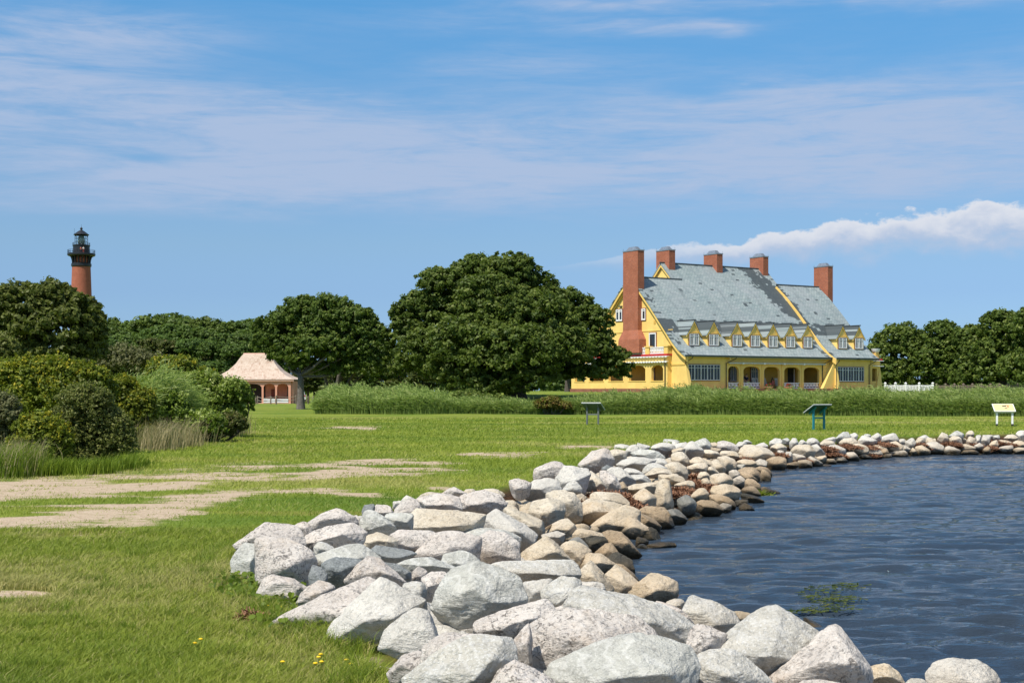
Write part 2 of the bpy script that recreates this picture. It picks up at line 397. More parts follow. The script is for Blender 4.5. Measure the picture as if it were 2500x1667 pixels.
M['tallgrass'] = foliage_mat('long_grass', (.10,.17,.014), (.26,.34,.03), .35)
M['reed'] = foliage_mat('reed_leaves', (.18,.28,.055), (.42,.51,.15), .45, (.52,.50,.25))
M['drygrass'] = foliage_mat('dry_grass', (.22,.19,.08), (.50,.42,.24), .25)
M['oakleaf'] = foliage_mat('oak_leaves', (.036,.070,.011), (.135,.190,.028), .32, (.22,.26,.06))
M['oliveleaf'] = foliage_mat('olive_leaves', (.050,.068,.013), (.145,.165,.030), .28)
M['pineleaf'] = foliage_mat('forest_leaves', (.040,.080,.015), (.125,.195,.034), .30)
M['pinelight'] = foliage_mat('light_forest_leaves', (.065,.105,.018), (.16,.22,.04), .28)
M['yellowleaf'] = foliage_mat('yellow_green_leaves', (.060,.095,.010), (.22,.255,.020), .33, (.40,.34,.022))
M['greyleaf'] = foliage_mat('grey_green_leaves', (.065,.085,.018), (.20,.22,.05), .30, (.28,.28,.09))
M['brightleaf'] = foliage_mat('bright_leaves', (.075,.135,.012), (.25,.34,.036), .36, (.60,.66,.25))
M['darkleaf'] = foliage_mat('dark_thicket_leaves', (.035,.052,.012), (.110,.135,.026), .25, (.17,.13,.05))
M['redleaf'] = foliage_mat('red_tipped_leaves', (.16,.05,.02), (.17,.20,.03), .25)
M['scrub'] = foliage_mat('grey_scrub', (.070,.080,.028), (.19,.19,.085), .25)
M['bark'] = plain('bark', (.085,.070,.055), .9, .35, 6, .6, bscale=14)
M['palebark'] = plain('pale_bark', (.13,.115,.10), .9, .3, 6, .6, bscale=14)
M['weed'] = plain('dried_seaweed', (.25,.125,.07), .95, .45, 20, .5, bscale=60)
M['stick'] = plain('driftwood', (.24,.17,.10), .85, .3, 10)
M['flower'] = plain('yellow_petals', (.85,.55,.01), .6, .1, 30)
# house --------------------------------------------------------------
def stucco(name, col, amt=.10):
    m, k, p = material(name); P = k.obj()
    n = k.noise(P, .8, 6, .65); n2 = k.noise(k.mapping(P, (1, 1, .25)), 2.5, 5, .6)
    c = k.mix(k.ss(n, .35, .7), tuple(v*(1-amt) for v in col), tuple(v*(1+amt*.5) for v in col))
    c = k.mix(k.m('MULTIPLY', k.ss(n2, .55, .75), .18), c, tuple(v*.6 for v in col))
    k.l(c, p.inputs['Base Color']); p.inputs['Roughness'].default_value = .75; p.inputs['Specular IOR Level'].default_value = .25
    k.l(k.bump(k.noise(P, 18, 4), .15, .02), p.inputs['Normal']); return m
M['yellow'] = stucco('yellow_painted_wall', (.87,.60,.19))
M['yellowtrim'] = stucco('yellow_trim', (.84,.56,.16), .06)
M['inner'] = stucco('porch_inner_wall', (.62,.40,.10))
def brick(name, a, b, mort, vecmode='x', sc=1.0):
    m, k, p = material(name); P = k.sep(k.obj())
    u = k.m('ADD', P[0], P[1]); v = k.comb(u, P[2], 0.0)
    t = k.n('ShaderNodeTexBrick'); k.l(v, t.inputs[0]); t.inputs['Color1'].default_value = (*a, 1); t.inputs['Color2'].default_value = (*b, 1); t.inputs['Mortar'].default_value = (*mort, 1)
    t.inputs['Scale'].default_value = 2.0*sc; t.inputs['Mortar Size'].default_value = .012; t.inputs['Brick Width'].default_value = .45; t.inputs['Row Height'].default_value = .16
    c = k.mix(k.m('MULTIPLY', k.ss(k.noise(k.obj(), 1.1, 5, .65), .35, .7), .55), t.outputs[0], tuple(v_*.6 for v_ in a))
    k.l(c, p.inputs['Base Color']); p.inputs['Roughness'].default_value = .9; k.l(k.bump(t.outputs[1], -.3, .01), p.inputs['Normal']); return m
M['brick'] = brick('chimney_brick', (.42,.125,.058), (.30,.085,.045), (.38,.22,.16))
M['towerbrick'] = brick('lighthouse_brick', (.42,.12,.062), (.33,.090,.05), (.33,.15,.10), sc=.8)
M['darkbrick'] = brick('foundation_brick', (.30,.10,.055), (.20,.07,.04), (.30,.2,.15))
def roof_mat():
    m, k, p = material('verdigris_shingles'); P = k.sep(k.obj())
    z = k.m('MULTIPLY', P[2], 1.35); v = k.comb(P[0], k.m('ADD', z, k.m('MULTIPLY', P[1], 1e-3)), 0.0)
    t = k.n('ShaderNodeTexBrick'); k.l(v, t.inputs[0]); t.inputs['Color1'].default_value = (.235,.285,.295,1); t.inputs['Color2'].default_value = (.345,.39,.385,1); t.inputs['Mortar'].default_value = (.10,.14,.145,1)
    t.inputs['Scale'].default_value = 1.0; t.inputs['Mortar Size'].default_value = .022; t.inputs['Brick Width'].default_value = .42; t.inputs['Row Height'].default_value = .235
    t.inputs['Mortar Smooth'].default_value = .3
    q = k.comb(k.m('FLOOR', k.m('MULTIPLY', P[0], 2.1)), k.m('FLOOR', k.m('MULTIPLY', z, 4.2)), 0.0)
    big = k.noise(k.comb(P[0], k.m('MULTIPLY', P[2], .8), 0.0), .30, 4, .6)
    c = k.mix(k.ss(big, .35, .7), t.outputs[0], k.mix(.45, t.outputs[0], (.30,.31,.33)))
    row = k.n('ShaderNodeTexWhiteNoise', noise_dimensions='1D'); k.l(k.m('FLOOR', k.m('MULTIPLY', z, 4.26)), row.inputs['W'])
    c = k.mix(k.m('MULTIPLY', row.outputs[0], .25), c, (.19,.255,.25))
    gq = k.noise(q, .23, 3, .7); wq = k.n('ShaderNodeTexWhiteNoise'); k.l(q, wq.inputs[0])
    # a worn patch runs down from the ridge at the right-hand end of the main roof; others sit along the dormers
    line = k.m('SUBTRACT', P[0], k.m('SUBTRACT', 22.2, k.m('MULTIPLY', P[2], .28)))
    diag = k.m('MULTIPLY', k.m('EXPONENT', k.m('MULTIPLY', k.m('POWER', k.m('ABSOLUTE', k.m('MULTIPLY', line, .75)), 2.0), -1.0)), k.ss(P[2], 7.6, 9.0))
    dorm = k.m('MULTIPLY', k.ss(P[2], 5.9, 6.4), k.ss(P[2], 7.75, 7.45))
    edge = k.m('ADD', k.ss(P[0], .9, .0), k.m('MULTIPLY', k.ss(P[0], 21.2, 20.2), k.ss(P[0], 19.7, 19.95)))
    sel = k.m('ADD', k.m('ADD', k.m('MULTIPLY', diag, .33), k.m('MULTIPLY', dorm, .20)), k.m('MULTIPLY', edge, .14))
    c = k.mix(k.m('MULTIPLY', k.ss(k.noise(k.comb(k.m('MULTIPLY', P[0], 1.6), k.m('MULTIPLY', P[2], .30), 0.0), 1.0, 5, .65), .48, .72), .45), c, (.11,.135,.145))
    dark = k.ss(k.m('ADD', k.m('ADD', k.m('MULTIPLY', gq, .75), k.m('MULTIPLY', wq.outputs[0], .18)), sel), .60, .635)
    c = k.mix(k.m('MULTIPLY', dark, .85), c, (.035,.045,.052))
    k.l(c, p.inputs['Base Color']); p.inputs['Roughness'].default_value = .7; p.inputs['Specular IOR Level'].default_value = .35
    k.l(k.bump(t.outputs[1], -.35, .02), p.inputs['Normal']); return m
M['roof'] = roof_mat()
M['ridge'] = plain('dark_ridge_metal', (.045,.058,.066), .6, .3, 3)
M['pipe'] = plain('dark_downpipe', (.045,.030,.028), .5, .2, 3)
M['maroon'] = plain('maroon_window_trim', (.22,.055,.040), .6, .15, 3)
M['white'] = plain('white_paint', (.80,.80,.80), .6, .06, 3)
M['offwhite'] = plain('grey_white_paint', (.62,.62,.60), .6, .08, 3)
M['redtrim'] = plain('red_roof_trim', (.50,.035,.035), .6, .15, 3)
M['metal'] = plain('galvanised_cap', (.42,.44,.46), .38, .15, 3, metal=.7)
def glass_mat(name, col=(.012,.016,.02), rough=.08):
    m, k, p = material(name); n = k.noise(k.obj(), 1.2, 3)
    k.l(k.mix(n, col, tuple(v*2.5 for v in col)), p.inputs['Base Color']); p.inputs['Roughness'].default_value = rough; p.inputs['Specular IOR Level'].default_value = .5
    return m
M['glass'] = glass_mat('window_glass'); M['curtain'] = plain('white_curtain', (.66,.66,.66), .8, .1, 8)
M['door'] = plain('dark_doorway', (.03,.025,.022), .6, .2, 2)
M['terracotta'] = plain('terracotta', (.45,.24,.15), .8, .15, 6)
M['redflower'] = plain('red_flowers', (.45,.04,.05), .7, .4, 30)
M['black'] = plain('black_iron', (.018,.020,.026), .45, .25, 2)
M['pink'] = stucco('salmon_pink_wall', (.70,.335,.235), .08)
M['pinktrim'] = plain('pink_trim', (.78,.46,.36), .7, .08, 3)
def shingle_mat():
    m, k, p = material('weathered_wood_shingles'); P = k.sep(k.obj())
    t = k.n('ShaderNodeTexBrick'); k.l(k.comb(k.m('ADD', P[0], k.m('MULTIPLY', P[1], .7)), P[2], 0.0), t.inputs[0])
    t.inputs['Color1'].default_value = (.50,.40,.32,1); t.inputs['Color2'].default_value = (.58,.48,.40,1); t.inputs['Mortar'].default_value = (.40,.26,.18,1)
    t.inputs['Scale'].default_value = 1.0; t.inputs['Brick Width'].default_value = .3; t.inputs['Row Height'].default_value = .16; t.inputs['Mortar Size'].default_value = .012
    n = k.noise(k.mapping(k.obj(), (1, 1, .5)), 2.2, 6, .7)
    k.l(k.mix(k.m('MULTIPLY', k.ss(n, .48, .66), .55), t.outputs[0], (.25,.12,.07)), p.inputs['Base Color']); p.inputs['Roughness'].default_value = .9; return m
M['shingle'] = shingle_mat()
M['greenroof'] = plain('pale_green_roof', (.36,.50,.42), .6, .1, 2)
M['teal'] = plain('teal_paint', (.012,.20,.25), .55, .08, 4); M['tealdark'] = plain('dark_teal_board', (.008,.055,.065), .5, .1, 4)
M['signgrey'] = plain('grey_green_board', (.08,.12,.115), .6, .1, 4); M['signleg'] = plain('grey_metal_leg', (.12,.13,.13), .5, .1, 4)
M['signtan'] = plain('tan_sign_face', (.72,.55,.28), .6, .08, 6); M['signink'] = plain('dark_print', (.06,.05,.05), .6, .2, 6); M['signrust'] = plain('orange_print', (.50,.16,.05), .6, .2, 6)
M['wood'] = plain('fence_wood_and_painted_shade', (.20,.155,.12), .85, .3, 8); M['rope'] = plain('rope', (.42,.36,.28), .9, .1, 8)
M['paintwork'] = plain('white_car_paint', (.75,.76,.78), .25, .03, 2, spec=.6); M['tyre'] = plain('tyre_rubber', (.02,.02,.02), .9, .1, 4); M['lamp'] = plain('red_tail_light', (.4,.01,.01), .3, .1, 4)
M['skin'] = plain('skin', (.45,.25,.17), .6, .05, 5); M['hair'] = plain('brown_hair', (.05,.03,.02), .7, .1, 8)
M['navy'] = plain('navy_cloth', (.015,.018,.045), .9, .1, 8); M['khaki'] = plain('khaki_cloth', (.42,.38,.30), .9, .1, 8); M['whitecloth'] = plain('white_cloth', (.75,.73,.70), .9, .1, 8); M['redcloth'] = plain('red_cloth', (.40,.06,.05), .9, .1, 8)
def lens_mat():
    m, k, p = material('fresnel_glass'); P = k.sep(k.obj())
    w = k.n('ShaderNodeTexWave', bands_direction='Z'); k.l(k.obj(), w.inputs[0]); w.inputs['Scale'].default_value = 2.0
    k.l(k.mix(w.outputs[1], (.20,.29,.27), (.42,.50,.47)), p.inputs['Base Color']); p.inputs['Roughness'].default_value = .15; return m
M['lens'] = lens_mat()
def clear_mat():
    m, k, p = material('lantern_pane'); p.inputs['Roughness'].default_value = .05; p.inputs['IOR'].default_value = 1.1
    p.inputs['Transmission Weight'].default_value = 1.0; p.inputs['Base Color'].default_value = (.9,.95,.95,1); return m
M['clear'] = clear_mat()
# ------------------------------------------------------------------ ground sheet
rs = np.random.RandomState(11)
DIRT = [  # (x1,y1,x2,y2,half height) in the photograph's pixels: streaks of bare sand, turned into places on the ground
 (-200,1222,100,1192,19),(60,1200,280,1186,17),(260,1188,440,1166,13),(420,1168,640,1145,9),(430,1175,900,1150,8),(-200,1290,60,1270,17),(0,1272,250,1256,15),(230,1255,420,1238,17),(380,1236,540,1212,9),
 (120,1285,330,1282,17),(180,1307,350,1301,8),(520,1208,780,1198,7),(740,1198,900,1211,7),(880,1149,1060,1137,5),(720,1140,940,1127,4),(-100,1399,90,1395,8),(-80,1455,60,1453,7),(55,1501,110,1499,5),
 (850,1612,910,1622,13),(905,1640,950,1655,10),(1170,1110,1290,1110,4),(1395,1090,1500,1092,3),(820,1043,900,1045,2.5),(1050,1193,1100,1193,2.5),(300,1168,520,1158,5)]
def dirt_value(X, Y):
    Y = np.maximum(Y, 1.0); px = X/Y*F+1250; py = 953+EYE*F/Y
    v = np.zeros(len(X))
    nz = (fbm(np.stack([X*.9, Y*1.9, X*0], 1), 5, 21, .72)-.5)
    nz2 = (fbm(np.stack([X*.45, Y*.9, X*0+7], 1), 3, 31, .6)-.5)
    for x1, y1, x2, y2, h in DIRT:
        t = (px-x1)/(x2-x1); yc_ = y1+(y2-y1)*np.clip(t, 0, 1)
        ex = np.where(t < 0, -t*3, np.where(t > 1, (t-1)*3, 0))
        d = np.sqrt(((py-yc_)/(h*1.75))**2+ex**2)
        v = np.maximum(v, 1.0-d*.62)
    return np.clip(v+nz*2.9+nz2*1.5, 0, 1)*(v > 0.02)
def axis(segs):
    out = []
    for a, b, st in segs: out += list(np.arange(a, b, st))
    out.append(segs[-1][1]); return np.array(out)
gx = axis([(-3000,-400,400),(-400,-100,30),(-100,-20,4),(-20,-10,.35),(-10,6,.085),(6,30,.4),(30,100,4),(100,400,30),(400,3000,400)])
gy = axis([(-300,-20,40),(-20,5,2.5),(5,22,.085),(22,40,.2),(40,60,.4),(60,160,2.0),(160,400,20),(400,4000,400)])
GX, GY = np.meshgrid(gx, gy); P2 = np.stack([GX.ravel(), GY.ravel()], 1)
gz = ground_z(P2); qb, _ = band(P2)
nx, ny = len(gx), len(gy)
ii = (np.arange(ny-1)[:, None]*nx+np.arange(nx-1)[None, :]).ravel()
quads = np.stack([ii, ii+1, ii+1+nx, ii+nx], 1)
dv = np.zeros(len(P2)); msk = (P2[:, 1] > 5) & (P2[:, 1] < 70) & (np.abs(P2[:, 0]) < 30); dv[msk] = dirt_value(P2[msk, 0], P2[msk, 1])
g = np_mesh('ground', np.column_stack([P2, gz]), [quads], M['ground'], smooth=True, attrs={'dirt': dv, 'bank': sstep(-.02, .10, qb)})
tag(g, 'mown green lawn with worn sandy tracks reaching to the far trees', 'lawn', kind='structure')
# ------------------------------------------------------------------ water
def geo_seq(a, b, r_): 
    o = [a]
    while o[-1] < b: o.append(o[-1]*(1+r_))
    return np.array(o)
wy = np.concatenate([[-60, -20, -5, 0, 2], geo_seq(4.5, 62, .0031), [66, 75]])
wt = np.concatenate([np.arange(-.5, .02, .02), np.arange(.02, .42, .0013), np.arange(.42, .85, .0032), np.arange(.85, 1.4, .02)])
WY, WT = np.meshgrid(wy, wt, indexing='ij'); WX = WT*np.maximum(WY, 30*0+1)
WX = WT*np.maximum(WY, 8)+np.where(WY < 8, 0, 0); 
WX[:, -1] = 400; WX[:, 0] = -3
Pw = np.stack([WX.ravel(), WY.ravel()], 1); hz = np.zeros(len(Pw)); ddx = np.zeros(len(Pw)); ddy = np.zeros(len(Pw))
rw = np.random.RandomState(3)
inside = (WT.ravel() > .0) & (WT.ravel() < .84) & (Pw[:, 1] > 4) & (Pw[:, 1] < 66)
warp = (fbm(np.stack([Pw[:, 0]*.5, Pw[:, 1]*.5, Pw[:, 0]*0], 1), 3, 8)-.5)*2.2
gust = .55+.9*fbm(np.stack([Pw[:, 0]*.22, Pw[:, 1]*.30, Pw[:, 0]*0+4], 1), 3, 18)
for i in range(96):
    L_ = .13*(1.027**i); L_ = L_*(.93+.14*rw.rand())
    th = R(-94)+rw.normal()*R(20); kx, ky = math.cos(th)*2*math.pi/L_, math.sin(th)*2*math.pi/L_
    am = .0080*L_**.75*math.exp(-(L_/1.15)**2); ph = rw.rand()*6.28
    fade = sstep(.9, .35, Pw[:, 1]*.0031*3.0/L_)
    a = kx*(Pw[:, 0])+ky*(Pw[:, 1]+warp*.05)+ph+warp*.35
    hz += am*np.sin(a)*fade; ddx -= .8*am*np.cos(a)*fade*math.cos(th); ddy -= .8*am*np.cos(a)*fade*math.sin(th)
hz *= gust; hz[~inside] = 0; ddx[~inside] = 0; ddy[~inside] = 0
wn_, wm_ = WY.shape; ii = (np.arange(wn_-1)[:, None]*wm_+np.arange(wm_-1)[None, :]).ravel()
wq_ = np.stack([ii, ii+1, ii+1+wm_, ii+wm_], 1)
w = np_mesh('water', np.column_stack([Pw[:, 0]+ddx, Pw[:, 1]+ddy, ZW+hz]), [wq_], M['water'], smooth=True)
tag(w, 'choppy dark blue water of the sound inside the curve of rocks', 'water', kind='structure')
# ------------------------------------------------------------------ rocks
def ico(sub):
    bm = bmesh.new(); bmesh.ops.create_icosphere(bm, subdivisions=sub, radius=1.0)
    V = np.array([v.co[:] for v in bm.verts]); Fc = np.array([[v.index for v in f.verts] for f in bm.faces]); bm.free(); return V, Fc
ICO = {s_: ico(s_) for s_ in (3, 4, 5, 6)}
def hull_planes(P):
    bm = bmesh.new()
    for p in P: bm.verts.new(p)
    bmesh.ops.convex_hull(bm, input=bm.verts[:]); bm.normal_update()
    out = []
    for f in bm.faces:
        n_ = np.array(f.normal[:]); c_ = np.array(f.calc_center_median()[:])
        if np.linalg.norm(n_) > .5:
            h_ = n_@c_
            if h_ < 0: n_, h_ = -n_, -h_
            out.append((*n_, h_))
    bm.free(); return np.array(out)
def rock_verts(P, sub, seed, rough=1.0, pw=80):
    """a rounded convex block through the points P (about their centre), roughened and chipped"""
    c0 = P.mean(0); Q = P-c0; sc = np.abs(Q).max(0)+1e-6; Qn = Q/sc
    pl = hull_planes(Qn); pl = pl[pl[:, 3] > 1e-3]
    rq = np.random.RandomState(seed+7); dn = rq.normal(size=(7, 3)); dn /= np.linalg.norm(dn, axis=1)[:, None]; sup = (Qn@dn.T).max(0)*(rq.uniform(.76, .95, 7) if sub > 5 else rq.uniform(.66, .90, 7))
    pl = np.concatenate([pl, np.column_stack([dn, sup])])
    D_, Fc = ICO[sub]
    s_ = np.maximum(D_@pl[:, :3].T, 0)/pl[:, 3]
    m_ = s_.max(1); r_ = 1/(m_*np.power(np.power(s_/m_[:, None], pw).sum(1), 1/pw))
    V = D_*r_[:, None]*(1.13 if sub > 5 else 1.19)*sc
    sz = float(np.cbrt(sc.prod()))
    o_ = np.array([seed*3.1, seed*1.7, seed*.9])
    n1 = fbm(V/sz*1.5+o_, 3, seed)-.5
    rid = 1-np.abs(fbm(V/sz*2.3+o_*2, 4, seed+9)*2-1)
    n3 = fbm(V/sz*7+o_, 3, seed+5, .6)-.5
    # stepped fracture faces
    st = fbm(V/sz*1.1+o_*3, 2, seed+2)*7; st = (np.floor(st)+sstep(.35, .65, st-np.floor(st)))/7-.5
    dsp = rough*sz*(n1*.07+(rid-.8)*.085+n3*.055+st*.12)
    V = V+(V/np.linalg.norm(V, axis=1)[:, None])*dsp[:, None]
    return V, c0, Fc
ZR = {'0': (1600,1300,.38265), '1': (550,1220,.17029), '2': (900,1180,.17029), '3': (1250,1100,.17029), '4': (650,1400,.17029), '5': (1000,1400,.17029),
      '6': (1250,1330,.17029), '7': (1600,1400,.17029), '8': (1850,1400,.17029), '9': (1380,1050,.12755), 'A': (1640,1050,.12755), 'B': (1900,1030,.12755), 'C': (2200,1000,.12755)}
